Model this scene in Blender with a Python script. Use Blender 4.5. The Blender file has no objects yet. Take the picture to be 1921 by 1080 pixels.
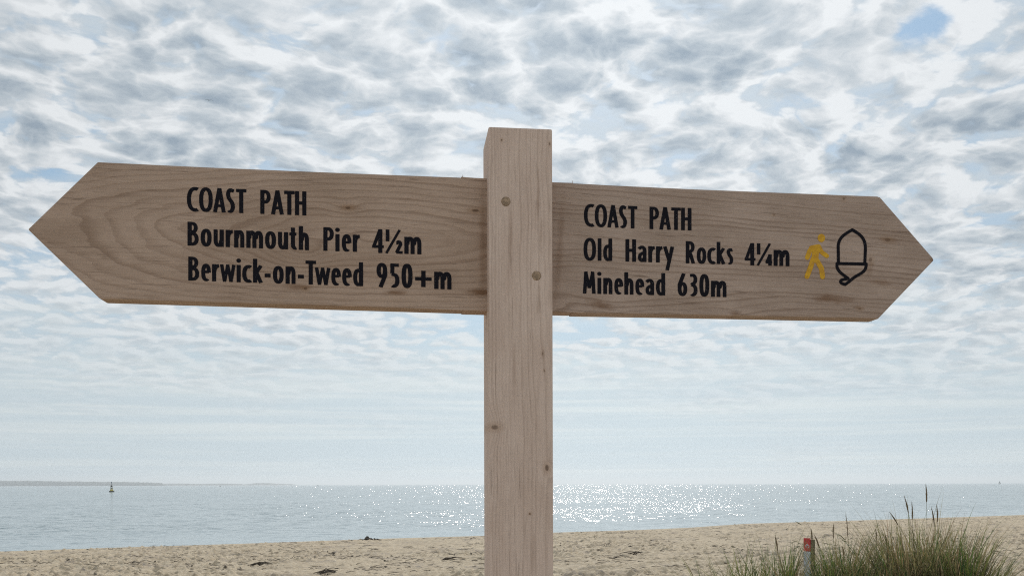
import bpy, bmesh, math, random
import numpy as np
from mathutils import Vector, Matrix
from mathutils.geometry import tessellate_polygon

random.seed(7)
rng = np.random.default_rng(11)
S = bpy.context.scene
C = S.collection
R = math.radians

# ------------------------------------------------------------------ camera
# height datum: z = 0 is the eye; the dune lies 1.5 m below it, the sea 3.6 m
F = 1800.0                      # focal length in pixels of a 1921 px wide frame
PX, PY = 960.5, 907.5           # principal point (level camera, lens shifted up)
ROLL = R(0.15)
cam_d = bpy.data.cameras.new('camera')
cam_d.sensor_fit = 'HORIZONTAL'
cam_d.sensor_width = 36.0
cam_d.lens = 36.0 * F / 1921.0
cam_d.shift_y = (PY - 540.0) / 1921.0
cam_d.clip_start = 0.05
cam_d.clip_end = 90000.0
cam = bpy.data.objects.new('camera', cam_d)
C.objects.link(cam)
cx_ = Vector((math.cos(ROLL), 0, -math.sin(ROLL)))
cy_ = Vector((math.sin(ROLL), 0, math.cos(ROLL)))
cz_ = Vector((0, -1, 0))
cam.matrix_world = Matrix(((cx_.x, cy_.x, cz_.x, 0), (cx_.y, cy_.y, cz_.y, 0), (cx_.z, cy_.z, cz_.z, 0), (0, 0, 0, 1)))
S.camera = cam


def ray(px, py):
    a, b = px - PX, PY - py
    d = cx_ * a + cy_ * b
    return Vector((d.x / F, 1.0, d.z / F))


def at(px, py, Y):
    return ray(px, py) * Y


# ------------------------------------------------------------------ light
SUN_EL, SUN_AZ = R(33), R(4.5)      # azimuth clockwise from +Y
SUN_DIR = Vector((math.sin(SUN_AZ) * math.cos(SUN_EL), math.cos(SUN_AZ) * math.cos(SUN_EL), math.sin(SUN_EL)))
sun_d = bpy.data.lights.new('sun', 'SUN')
sun_d.energy = 2.6
sun_d.angle = R(0.6)
sun_d.color = (1.0, 0.955, 0.88)
sun = bpy.data.objects.new('sun', sun_d)
sun.rotation_euler = SUN_DIR.to_track_quat('Z', 'Y').to_euler()
sun.location = SUN_DIR * 60
C.objects.link(sun)

S.view_settings.view_transform = 'Standard'
S.view_settings.look = 'None'
S.view_settings.gamma = 1.0
S.view_settings.exposure = 0.0
S.view_settings.use_curve_mapping = False


# ------------------------------------------------------------------ node helper
class NT:
    def __init__(self, tree):
        self.t = tree

    def n(self, typ, **kw):
        nd = self.t.nodes.new(typ)
        for k, v in kw.items():
            setattr(nd, k, v)
        return nd

    def put(self, sock, v):
        if hasattr(v, 'is_output'):
            self.t.links.new(v, sock)
        elif v is not None:
            sock.default_value = v

    def m(self, op, a, b=None, c=None, clamp=False):
        nd = self.n('ShaderNodeMath', operation=op, use_clamp=clamp)
        self.put(nd.inputs[0], a)
        if b is not None: self.put(nd.inputs[1], b)
        if c is not None: self.put(nd.inputs[2], c)
        return nd.outputs[0]

    def v(self, op, a, b=None, scale=None):
        nd = self.n('ShaderNodeVectorMath', operation=op)
        self.put(nd.inputs[0], a)
        if b is not None: self.put(nd.inputs[1], b)
        if scale is not None: self.put(nd.inputs['Scale'], scale)
        return nd.outputs['Value'] if op in ('LENGTH', 'DOT_PRODUCT', 'DISTANCE') else nd.outputs['Vector']

    def sep(self, a):
        nd = self.n('ShaderNodeSeparateXYZ')
        self.put(nd.inputs[0], a)
        return nd.outputs

    def comb(self, x, y, z):
        nd = self.n('ShaderNodeCombineXYZ')
        for s, q in zip(nd.inputs, (x, y, z)): self.put(s, q)
        return nd.outputs[0]

    def noise(self, vec, scale, detail=4, rough=0.5, dist=0.0, dim='3D', lac=2.0):
        nd = self.n('ShaderNodeTexNoise', noise_dimensions=dim)
        self.put(nd.inputs['Vector'], vec)
        nd.inputs['Scale'].default_value = scale
        nd.inputs['Detail'].default_value = detail
        nd.inputs['Roughness'].default_value = rough
        nd.inputs['Lacunarity'].default_value = lac
        nd.inputs['Distortion'].default_value = dist
        return nd.outputs

    def rng(self, v, a, b, c=0.0, d=1.0, smooth=True):
        nd = self.n('ShaderNodeMapRange', interpolation_type='SMOOTHSTEP' if smooth else 'LINEAR')
        self.put(nd.inputs[0], v)
        for i, q in zip((1, 2, 3, 4), (a, b, c, d)): self.put(nd.inputs[i], q)
        return nd.outputs[0]

    def mix(self, f, a, b, blend='MIX'):
        nd = self.n('ShaderNodeMix', data_type='RGBA', blend_type=blend)
        self.put(nd.inputs[0], f)
        self.put(nd.inputs[6], a if hasattr(a, 'is_output') else (*a, 1) if len(a) == 3 else a)
        self.put(nd.inputs[7], b if hasattr(b, 'is_output') else (*b, 1) if len(b) == 3 else b)
        return nd.outputs[2]

    def ramp(self, f, stops, mode='EASE'):
        nd = self.n('ShaderNodeValToRGB')
        cr = nd.color_ramp
        cr.interpolation = mode
        while len(cr.elements) < len(stops): cr.elements.new(0.5)
        for e, (p, col) in zip(cr.elements, stops):
            e.position = p
            e.color = (*col, 1)
        self.put(nd.inputs[0], f)
        return nd.outputs[0]


# ------------------------------------------------------------------ world: Nishita sky behind a broken cloud deck
world = bpy.data.worlds.new('World')
S.world = world
world.use_nodes = True
W = NT(world.node_tree)
W.t.nodes.clear()
SKY_STRENGTH = 0.10

# cloud density over the flat cloud deck, as a group so that it can be probed twice
g = bpy.data.node_groups.new('cloud_density', 'ShaderNodeTree')
g.interface.new_socket('Vector', in_out='INPUT', socket_type='NodeSocketVector')
g.interface.new_socket('Density', in_out='OUTPUT', socket_type='NodeSocketFloat')
G = NT(g)
gi, go = G.n('NodeGroupInput'), G.n('NodeGroupOutput')
P = gi.outputs[0]
warp = G.noise(P, 3.8, 4, 0.55)['Color']
warp = G.v('SCALE', G.v('SUBTRACT', warp, (0.5, 0.5, 0.5)), scale=0.19)
Pw = G.v('ADD', P, warp)
big = G.noise(P, 0.95, 2, 0.5)['Fac']
mid = G.noise(Pw, 5.8, 9, 0.64)['Fac']
vo = G.n('ShaderNodeTexVoronoi', feature='F1', voronoi_dimensions='2D')
G.put(vo.inputs['Vector'], Pw)
vo.inputs['Scale'].default_value = 9.5
vo.inputs['Detail'].default_value = 3.0
vo.inputs['Roughness'].default_value = 0.42
vo.inputs['Lacunarity'].default_value = 2.3
vd = vo.outputs['Distance']
puff = G.m('SUBTRACT', 0.66, G.m('MULTIPLY', G.m('MULTIPLY', vd, vd), 1.15))
d = G.m('ADD', G.m('MULTIPLY', mid, 0.92), G.m('MULTIPLY_ADD', puff, 0.66, 0.06))
d = G.m('ADD', d, G.m('MULTIPLY', G.m('SUBTRACT', big, 0.5), 0.5))
G.put(go.inputs[0], d)


def dirP(px, py):
    r = ray(px, py).normalized()
    return Vector((r.x / (r.z + 0.17), r.y / (r.z + 0.17), 0))


tc = W.n('ShaderNodeTexCoord')
D = tc.outputs['Generated']
x, y, z = W.sep(D)
zc = W.m('ADD', W.m('MAXIMUM', z, 0.0), 0.17)
Pv = W.comb(W.m('DIVIDE', x, zc), W.m('DIVIDE', y, zc), 0.0)
# stretch the deck a little along one bearing so that the cells line up in rows
PR = W.n('ShaderNodeVectorRotate', rotation_type='Z_AXIS')
W.put(PR.inputs['Vector'], Pv)
PR.inputs['Angle'].default_value = R(-22)
Pn = W.v('MULTIPLY', PR.outputs[0], (0.98, 1.02, 1.0))
Pn = W.v('ADD', Pn, (3.1, 7.7, 0.0))


def dens(vec):
    nd = W.n('ShaderNodeGroup')
    nd.node_tree = g
    W.put(nd.inputs[0], vec)
    return nd.outputs[0]


d0 = dens(Pn)
d1 = dens(W.v('ADD', Pn, (0.014, -0.043, 0.0)))
# placed thick banks (+) and breaks (-) of the deck: px, py of the photograph, radius across / along, weight
banks = [(1880, 60, .14, .12, .16), (30, 60, .2, .2, .10), (1190, 140, .22, .16, .24), (330, 170, .5, .3, -.05), (1850, 250, .17, .12, .30), (1560, 290, .22, .16, .16), (1830, 520, .25, .5, .22), (180, 210, .4, .3, .10),
         (1000, 60, .8, .25, .06), (700, 170, .3, .2, .06), (420, 640, .30, .5, .12), (600, 250, .5, .4, .10),
         (1745, 42, .042, .055, -1.0), (1240, 190, .03, .10, -.42), (1150, 245, .12, .05, -.18), (1440, 205, .09, .06, -.2),
         (1560, 95, .06, .06, -.08), (90, 315, .12, .07, -.32), (60, 500, .16, .16, -.16), (1870, 355, .07, .04, -.26),
         (1900, 100, .04, .04, -.2), (30, 10, .10, .06, -.35), (1800, 400, .2, .08, -.12), (880, 630, .4, .5, -.22), (1250, 620, .6, .5, -.16), (300, 600, .5, .4, -.14),
         (1110, 125, .05, .05, -.16), (840, 60, .05, .05, -.16)]
bk = 0.0
for (bx, by, ra, rl, wt) in banks:
    c = dirP(bx, by)
    q = W.v('MULTIPLY', W.v('SUBTRACT', Pv, c), (1 / ra, 1 / rl, 1.0))
    e = W.m('MULTIPLY', W.m('POWER', 2.718, W.m('MULTIPLY', W.v('DOT_PRODUCT', q, q), -1.0)), wt)
    bk = W.m('ADD', bk, e)
dd = W.m('ADD', d0, bk)
relief = W.m('SUBTRACT', d0, d1)
dd = W.m('SUBTRACT', dd, W.m('MULTIPLY', W.rng(z, 0.27, 0.15), 0.13))
fine = W.noise(W.v('MULTIPLY', Pn, (1.0, 1.35, 1)), 6.0, 7, 0.66, 0.4)['Fac']
cover = W.rng(W.m('ADD', W.m('MULTIPLY_ADD', relief, 0.25, dd), W.m('MULTIPLY', W.m('SUBTRACT', fine, 0.5), 1.1)), -0.16, 0.54)                     # 0 clear, 1 cloud
thick = W.rng(dd, 0.34, 1.36, 0, 1, False)                     # thin bright cloud -> grey core
lit = W.m('MULTIPLY_ADD', relief, 1.15, -0.05)
shade = W.m('ADD', W.m('SUBTRACT', thick, lit), W.m('MULTIPLY_ADD', fine, -0.95, 0.55), clamp=True)
k = 1.0 / SKY_STRENGTH
def lin(r, g_, b):
    f = lambda c: ((c / 255 + 0.055) / 1.055) ** 2.4 if c > 10 else c / 255 / 12.92
    return (f(r) * k, f(g_) * k, f(b) * k)
cloud = W.ramp(shade, [(0.0, lin(234, 238, 241)), (0.25, lin(220, 225, 229)), (0.62, lin(190, 200, 208)), (1.0, lin(154, 169, 183))], 'LINEAR')
sky = W.n('ShaderNodeTexSky', sky_type='NISHITA')
sky.sun_disc = False
sky.sun_elevation = SUN_EL
sky.sun_rotation = SUN_AZ
sky.air_density = 1.1
sky.dust_density = 0.6
sky.ozone_density = 1.5
# thin veil between the clouds
base = W.mix(0.6, sky.outputs[0], lin(132, 176, 208))
veil = W.m('MULTIPLY', W.rng(fine, 0.34, 0.60, 0.45, 1.0), W.rng(bk, -0.30, -0.10))
base = W.mix(W.m('MULTIPLY', veil, 0.88), base, lin(204, 214, 221))
col = W.mix(cover, base, cloud)
# forward scattering: the deck brightens towards the hidden sun
sd = W.v('DOT_PRODUCT', W.v('NORMALIZE', D), tuple(SUN_DIR))
glow = W.m('POWER', W.m('MAXIMUM', sd, 0.0), 14.0)
col = W.v('SCALE', col, scale=W.m('MULTIPLY_ADD', glow, 0.20, 0.91))
# distant air: pale and even near the horizon with faint long streaks
hz = W.m('POWER', 2.718, W.m('MULTIPLY', W.m('POWER', W.m('DIVIDE', W.m('MAXIMUM', z, 0.0), 0.137), 3.2), -1.0))
st = W.noise(W.v('MULTIPLY', D, (1.6, 1.6, 75.0)), 1.6, 4, 0.6)['Fac']
mot = W.noise(W.v('MULTIPLY', D, (3.0, 3.0, 13.0)), 2.0, 5, 0.6, 0.3)['Fac']
hz = W.m('ADD', hz, W.m('MULTIPLY', W.m('SUBTRACT', mot, 0.44), W.m('MULTIPLY', W.rng(z, 0.30, 0.15), 1.3)), clamp=True)
hcol = W.mix(W.rng(st, 0.40, 0.66), lin(203, 217, 224), lin(216, 226, 229))
hcol = W.v('SCALE', hcol, scale=W.m('MULTIPLY_ADD', W.m('POWER', W.m('MAXIMUM', W.v('DOT_PRODUCT', W.v('NORMALIZE', W.v('MULTIPLY', D, (1, 1, 0))), (math.sin(SUN_AZ), math.cos(SUN_AZ), 0)), 0.0), 14.0), 0.15, 0.90))
col = W.mix(hz, col, hcol)
bg = W.n('ShaderNodeBackground')
W.put(bg.inputs[0], col)
bg.inputs[1].default_value = SKY_STRENGTH
wo = W.n('ShaderNodeOutputWorld')
W.t.links.new(bg.outputs[0], wo.inputs[0])
# ------------------------------------------------------------------ object helpers
def tag(o, label=None, category=None, group=None, kind=None):
    if label: o['label'] = label
    if category: o['category'] = category
    if group: o['group'] = group
    if kind: o['kind'] = kind
    return o


def link(name, me, mat=None, parent=None, kind=None):
    o = bpy.data.objects.new(name, me)
    C.objects.link(o)
    if mat is not None and me is not None and not me.materials: me.materials.append(mat)
    if parent is not None: o.parent = parent
    if kind: o['kind'] = kind
    return o


def empty(name, loc, label, category, group=None, rz=0.0):
    o = bpy.data.objects.new(name, None)
    o.empty_display_size = 0.1
    C.objects.link(o)
    o.location = loc
    o.rotation_euler = (0, 0, rz)
    return tag(o, label, category, group)


def mesh_np(name, verts, faces, smooth=False):
    me = bpy.data.meshes.new(name)
    me.from_pydata([tuple(v) for v in verts] if not isinstance(verts, np.ndarray) else verts.tolist(), [], faces if isinstance(faces, list) else faces.tolist())
    if smooth: me.polygons.foreach_set('use_smooth', [True] * len(me.polygons))
    me.update()
    return me


def bm_mesh(name, bm, smooth=False):
    me = bpy.data.meshes.new(name)
    bmesh.ops.recalc_face_normals(bm, faces=bm.faces)
    bm.to_mesh(me)
    bm.free()
    if smooth: me.polygons.foreach_set('use_smooth', [True] * len(me.polygons))
    return me


def grid_mesh(name, V, smooth=True):
    """V: (rows, cols, 3) array"""
    r, c = V.shape[:2]
    me = bpy.data.meshes.new(name)
    idx = np.arange(r * c).reshape(r, c)
    q = np.stack([idx[:-1, :-1], idx[:-1, 1:], idx[1:, 1:], idx[1:, :-1]], -1).reshape(-1, 4)
    me.vertices.add(r * c)
    me.vertices.foreach_set('co', V.reshape(-1).astype(np.float32))
    me.loops.add(q.size)
    me.loops.foreach_set('vertex_index', q.reshape(-1).astype(np.int32))
    me.polygons.add(len(q))
    me.polygons.foreach_set('loop_start', (np.arange(len(q)) * 4).astype(np.int32))
    me.polygons.foreach_set('loop_total', np.full(len(q), 4, np.int32))
    if smooth: me.polygons.foreach_set('use_smooth', np.ones(len(q), bool))
    me.update(calc_edges=True)
    return me


_perm = rng.permutation(512)
_gr = rng.uniform(0, 2 * np.pi, 512)
_gx, _gy = np.cos(_gr), np.sin(_gr)


def perlin(x, y):
    xi, yi = np.floor(x).astype(int), np.floor(y).astype(int)
    xf, yf = x - xi, y - yi
    u, v = xf * xf * xf * (xf * (xf * 6 - 15) + 10), yf * yf * yf * (yf * (yf * 6 - 15) + 10)

    def gd(i, j, dx, dy):
        h = _perm[(_perm[i & 511] + j) & 511]
        return _gx[h] * dx + _gy[h] * dy
    a = gd(xi, yi, xf, yf); b = gd(xi + 1, yi, xf - 1, yf)
    c = gd(xi, yi + 1, xf, yf - 1); e = gd(xi + 1, yi + 1, xf - 1, yf - 1)
    return (a * (1 - u) + b * u) * (1 - v) + (c * (1 - u) + e * u) * v * 1.0


def fbm(x, y, o=4, g=0.5):
    s, a = 0.0, 1.0
    for i in range(o):
        s = s + a * perlin(x + 17.3 * i, y - 9.1 * i)
        x, y, a = x * 2.03, y * 2.03, a * g
    return s


def sstep(a, b, x):
    t = np.clip((x - a) / (b - a), 0, 1)
    return t * t * (3 - 2 * t)


def new_mat(name):
    m = bpy.data.materials.new(name)
    m.use_nodes = True
    nt = NT(m.node_tree)
    nt.b = m.node_tree.nodes['Principled BSDF']
    nt.out = m.node_tree.nodes['Material Output']
    nt.b.inputs['Specular IOR Level'].default_value = 0.35
    return m, nt


def bump(nt, h, strength=0.3, dist=0.01, normal=None):
    nd = nt.n('ShaderNodeBump')
    nt.put(nd.inputs['Height'], h)
    nd.inputs['Strength'].default_value = strength
    nd.inputs['Distance'].default_value = dist
    if normal is not None: nt.put(nd.inputs['Normal'], normal)
    return nd.outputs[0]


def simple_mat(name, col, rough=0.6, var=0.25, scale=20, metal=0.0, b=0.2, bd=0.003):
    m, nt = new_mat(name)
    co = nt.n('ShaderNodeTexCoord').outputs['Object']
    n = nt.noise(co, scale, 5, 0.6)['Fac']
    c = nt.mix(nt.rng(n, 0.3, 0.7), tuple(q * (1 - var) for q in col), tuple(min(1, q * (1 + var)) for q in col))
    nt.put(nt.b.inputs['Base Color'], c)
    nt.b.inputs['Roughness'].default_value = rough
    nt.b.inputs['Metallic'].default_value = metal
    nt.put(nt.b.inputs['Normal'], bump(nt, n, b, bd))
    return m


# ------------------------------------------------------------------ ground: dune, beach, sea bed in one sheet
SEA = -3.6
wl = []
for (px, py) in [(-400, 1051), (0, 1033.5), (240, 1025.5), (480, 1018), (700, 1010), (910, 1004), (1040, 998), (1200, 993), (1290, 989), (1400, 981.5), (1600, 975.5), (1760, 970.5), (1921, 965)]:
    r = ray(px, py)
    p = r * (-3.36 / r.z)
    wl.append((p.x, p.y))
wl = [(-600, wl[0][1] - 120), (-140, wl[0][1] - 22)] + wl + [(75, 116), (130, 140), (600, 330), (3000, 1500)]
WX, WY = np.array([p[0] for p in wl]), np.array([p[1] for p in wl])


def ground_h(X, Y, detail=True):
    yw = np.interp(X, WX, WY)
    t = np.clip((yw - Y) / np.maximum(yw - 26, 8), 0, 1)
    s = yw - Y
    beach = -3.36 + 0.80 * t ** 1.15
    sea = -3.36 + np.minimum(s, 0) * 0.11
    h = np.where(s > 0, beach, np.maximum(sea, -9))
    # foredune between the beach and the sign
    dune = -1.50 + 0.28 * np.exp(-(((X - 3.2) / 2.4) ** 2 + ((Y - 9.3) / 2.6) ** 2)) + 0.05 * fbm(X * 0.35, Y * 0.35, 3)
    k_ = sstep(24.5, 11.5, Y + 0.8 * perlin(X * 0.2, Y * 0.2) + 0.02 * X)
    h = h * (1 - k_) + dune * k_
    if detail:
        land = sstep(0.0, 2.5, s)
        far = 1.0
        tr = sstep(0.1, 0.5, fbm(X * 0.11 + 5, Y * 0.11, 2) + 0.30 + 0.25 * t)        # trodden patches
        f1 = fbm(X * 1.5, Y * 1.1, 3, 0.6)
        pits = np.clip(-perlin(X * 2.3 + 40, Y * 1.7) - 0.10, 0, 1)
        pits2 = np.clip(perlin(X * 4.3 - 11, Y * 3.1) - 0.16, 0, 1)
        h = h + land * (0.060 * f1 - 0.42 * pits * (0.25 + tr) + 0.26 * pits2 * (0.2 + tr) + 0.030 * fbm(X * 6, Y * 5, 2))
        h = h + 0.09 * land * fbm(X * 0.25, Y * 0.5, 3)
        # long low ridges left by the tide, parallel to the water
        h = h + land * 0.045 * np.exp(-((s - 5 - 1.2 * perlin(X * 0.15, Y * 0)) / 0.8) ** 2)
        # a vehicle's wheel tracks running out over the beach
        for off in (0.0, 1.7):
            ln = 26.9 + off * 1.3 + 1.02 * (X - 1.8) - Y + 0.1 * perlin(X * 0.5, Y * 0.5)
            h = h - 0.13 * land * np.exp(-(ln / 0.26) ** 2) * sstep(0, 2.5, X) * sstep(24, 12, X) + 0.06 * np.exp(-((np.abs(ln) - 0.42) / 0.14) ** 2) * land * sstep(0, 2.5, X) * sstep(24, 12, X)
    return h


def spaced(parts):
    out = []
    for a, b, n in parts: out.append(np.linspace(a, b, n, endpoint=False))
    return np.concatenate(out + [np.array([parts[-1][1]])])


TH = np.radians(spaced([(-180, -42, 50), (-42, -31, 60), (-31, 31, 860), (31, 42, 60), (42, 180, 50)]))
RR = np.concatenate([np.geomspace(0.05, 20, 70, endpoint=False), np.geomspace(20, 60, 420, endpoint=False), np.geomspace(60, 135, 330, endpoint=False), np.geomspace(135, 3000, 60)])
rr, th = np.meshgrid(RR, TH, indexing='ij')
GX, GY = rr * np.sin(th), rr * np.cos(th)
GZ = ground_h(GX, GY)
ground_me = grid_mesh('ground', np.stack([GX, GY, GZ], -1))
sm, nt = new_mat('sand')
co = nt.n('ShaderNodeTexCoord').outputs['Object']
n1 = nt.noise(co, 0.35, 4, 0.6)['Fac']
n2 = nt.noise(co, 9.0, 6, 0.65)['Fac']
n3 = nt.noise(nt.v('MULTIPLY', co, (1, 1, 0.2)), 2.6, 5, 0.6)['Fac']
n4 = nt.noise(nt.v('MULTIPLY', co, (0.5, 1, 0)), 0.5, 6, 0.7)['Fac']
c = nt.mix(nt.rng(n1, 0.3, 0.7), (0.415, 0.332, 0.228), (0.505, 0.414, 0.292))
c = nt.mix(nt.rng(n2, 0.35, 0.75), c, (0.60, 0.52, 0.40))
c = nt.mix(nt.m('MULTIPLY', nt.rng(n3, 0.52, 0.68), 0.55), c, (0.26, 0.21, 0.155))
c = nt.mix(nt.m('MULTIPLY', nt.m('MULTIPLY', nt.rng(n4, 0.50, 0.64), nt.rng(n2, 0.40, 0.60)), 0.78), c, (0.21, 0.18, 0.165))
speck = nt.n('ShaderNodeTexVoronoi', feature='F1')
nt.put(speck.inputs['Vector'], co)
speck.inputs['Scale'].default_value = 7.0
c = nt.mix(nt.m('MULTIPLY', nt.m('MULTIPLY', nt.rng(speck.outputs['Distance'], 0.16, 0.08), nt.rng(n3, 0.48, 0.6)), 0.8), c, (0.10, 0.08, 0.06))
# damp sand at the water's edge
oz = nt.sep(co)[2]
c = nt.mix(nt.m('MULTIPLY', nt.rng(oz, -3.37, -3.50), 0.55), c, (0.20, 0.16, 0.12))
nt.put(nt.b.inputs['Base Color'], c)
nt.b.inputs['Roughness'].default_value = 0.92
nt.b.inputs['Specular IOR Level'].default_value = 0.15
h = nt.m('ADD', nt.noise(co, 14, 6, 0.7)['Fac'], nt.m('MULTIPLY', n3, 2.0))
nt.put(nt.b.inputs['Normal'], bump(nt, h, 1.0, 0.045))
link('sand_ground', ground_me, sm, kind='structure')

# ------------------------------------------------------------------ sea
FARL = 34000.0
sr = np.concatenate([np.array([20.0]), np.geomspace(30, FARL, 60)])
st_ = np.radians(np.linspace(-89, 89, 90))
a_, b_ = np.meshgrid(sr, st_, indexing='ij')
sea_me = grid_mesh('sea', np.stack([a_ * np.sin(b_), a_ * np.cos(b_), np.full_like(a_, SEA)], -1))
wm, nt = new_mat('sea_water')
pos = nt.n('ShaderNodeNewGeometry').outputs['Position']
pp = nt.v('MULTIPLY', pos, (1.0, 1.0, 0.0))
ps = nt.v('MULTIPLY', pos, (0.62, 1.0, 0.0))
wa = nt.v('SUBTRACT', nt.noise(ps, 2.9, 3, 0.6)['Color'], (0.5, 0.5, 0.5))
wb = nt.v('SUBTRACT', nt.noise(nt.v('ADD', ps, (31, 7, 2)), 0.7, 2, 0.5)['Color'], (0.5, 0.5, 0.5))
patch = nt.noise(nt.v('MULTIPLY', pos, (0.5, 1.0, 0.0)), 0.035, 4, 0.55, 0.6)['Fac']
amp = nt.m('MULTIPLY_ADD', nt.rng(patch, 0.35, 0.65), 0.5, 0.55)
near = nt.rng(nt.m('SUBTRACT', nt.sep(pos)[1], nt.m('MULTIPLY_ADD', nt.sep(pos)[0], 0.62, 66.0)), 0, 34, 0.34, 1.0)
amp = nt.m('MULTIPLY', amp, near)
gust = nt.noise(nt.v('MULTIPLY', pos, (1.0, 0.45, 0.0)), 0.05, 7, 0.78)['Fac']
amp = nt.m('MULTIPLY', amp, nt.rng(gust, 0.38, 0.62, 0.68, 1.35))
wv = nt.v('ADD', nt.v('SCALE', wa, scale=1.9), nt.v('SCALE', wb, scale=1.15))
wv = nt.v('SCALE', nt.v('MULTIPLY', wv, (1.0, 1.0, 0.0)), scale=amp)
nrm = nt.v('NORMALIZE', nt.v('ADD', wv, (0, 0, 1.0)))
nt.put(nt.b.inputs['Normal'], nrm)
nt.put(nt.b.inputs['Base Color'], nt.mix(nt.rng(patch, 0.3, 0.7), (0.20, 0.265, 0.285), (0.25, 0.315, 0.335)))
nt.b.inputs['Roughness'].default_value = 0.10
nt.b.inputs['IOR'].default_value = 1.333
nt.b.inputs['Specular IOR Level'].default_value = 0.5
link('sea', sea_me, wm, kind='structure')

# ------------------------------------------------------------------ far coast
hm = simple_mat('far_woodland', (0.03, 0.046, 0.038), 0.9, 0.4, 0.01)


def coast(name, pts, Y, rough, depth=900):
    """pts: outline of the land against the sky as (px, height above the horizon in px)"""
    xs = np.array([p[0] for p in pts], float)
    hs = np.array([p[1] for p in pts], float)
    n = int((xs[-1] - xs[0]) * 1.6)
    X = np.linspace(xs[0], xs[-1], n)
    H = np.interp(X, xs, hs)
    fade = np.clip(np.minimum(X - xs[0], xs[-1] - X) / 25, 0, 1)
    H = H + (rough * np.abs(fbm(X * 0.11, X * 0 + Y, 4, 0.6))) * fade
    wx = (X - PX) / F * Y
    wz = SEA + np.maximum(H, 0.05) / F * Y
    rows = []
    for f_, hh in ((0.0, 0.0), (0.03, 0.75), (0.22, 1.0), (0.6, 0.9), (1.0, 0.0)):
        rows.append(np.stack([wx * (1 + f_ * depth / Y), np.full(n, Y + f_ * depth), (SEA - 0.3) + (wz - SEA + 0.3) * hh], -1))
    me = grid_mesh(name, np.array(rows), smooth=False)
    return link(name, me, hm, kind='structure')


coast('wooded_coast', [(-520, 9), (-200, 11), (0, 10), (60, 9.6), (110, 8.6), (170, 7.6), (230, 7.2), (270, 6.0), (305, 5.0), (307, 1.2), (312, 0)], 6200, 2.0)
coast('low_headland', [(296, 3.6), (340, 3.8), (375, 3.0), (420, 3.6), (455, 2.2), (470, 0.4)], 7800, 0.6)
coast('far_headland', [(452, 1.2), (470, 3.0), (478, 4.2), (492, 4.8), (505, 4.2), (520, 3.0), (545, 2.4), (556, 0.6)], 8600, 0.3)
# ------------------------------------------------------------------ finger post
YAW = R(6.4)
POSTC = Vector((0.0094, 1.595, -1.52))        # base of the post, on its axis
fp = empty('fingerpost', POSTC, 'pale new timber signpost with a pointed lettered arm to either side', 'signpost', rz=YAW)
HW, ARM_F, ARM_T = 0.0517, -0.021, 0.038      # half width, local y of the arms' front face, arm thickness
Rz = Matrix.Rotation(YAW, 3, 'Z')
RzI = Rz.transposed()


def onto(px, py, ly):
    """point of the photograph -> (x, z) on the plane y = ly of the signpost"""
    o = RzI @ (-POSTC)
    d_ = RzI @ ray(px, py)
    t = (ly - o.y) / d_.y
    p = o + d_ * t
    return p.x, p.z


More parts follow.
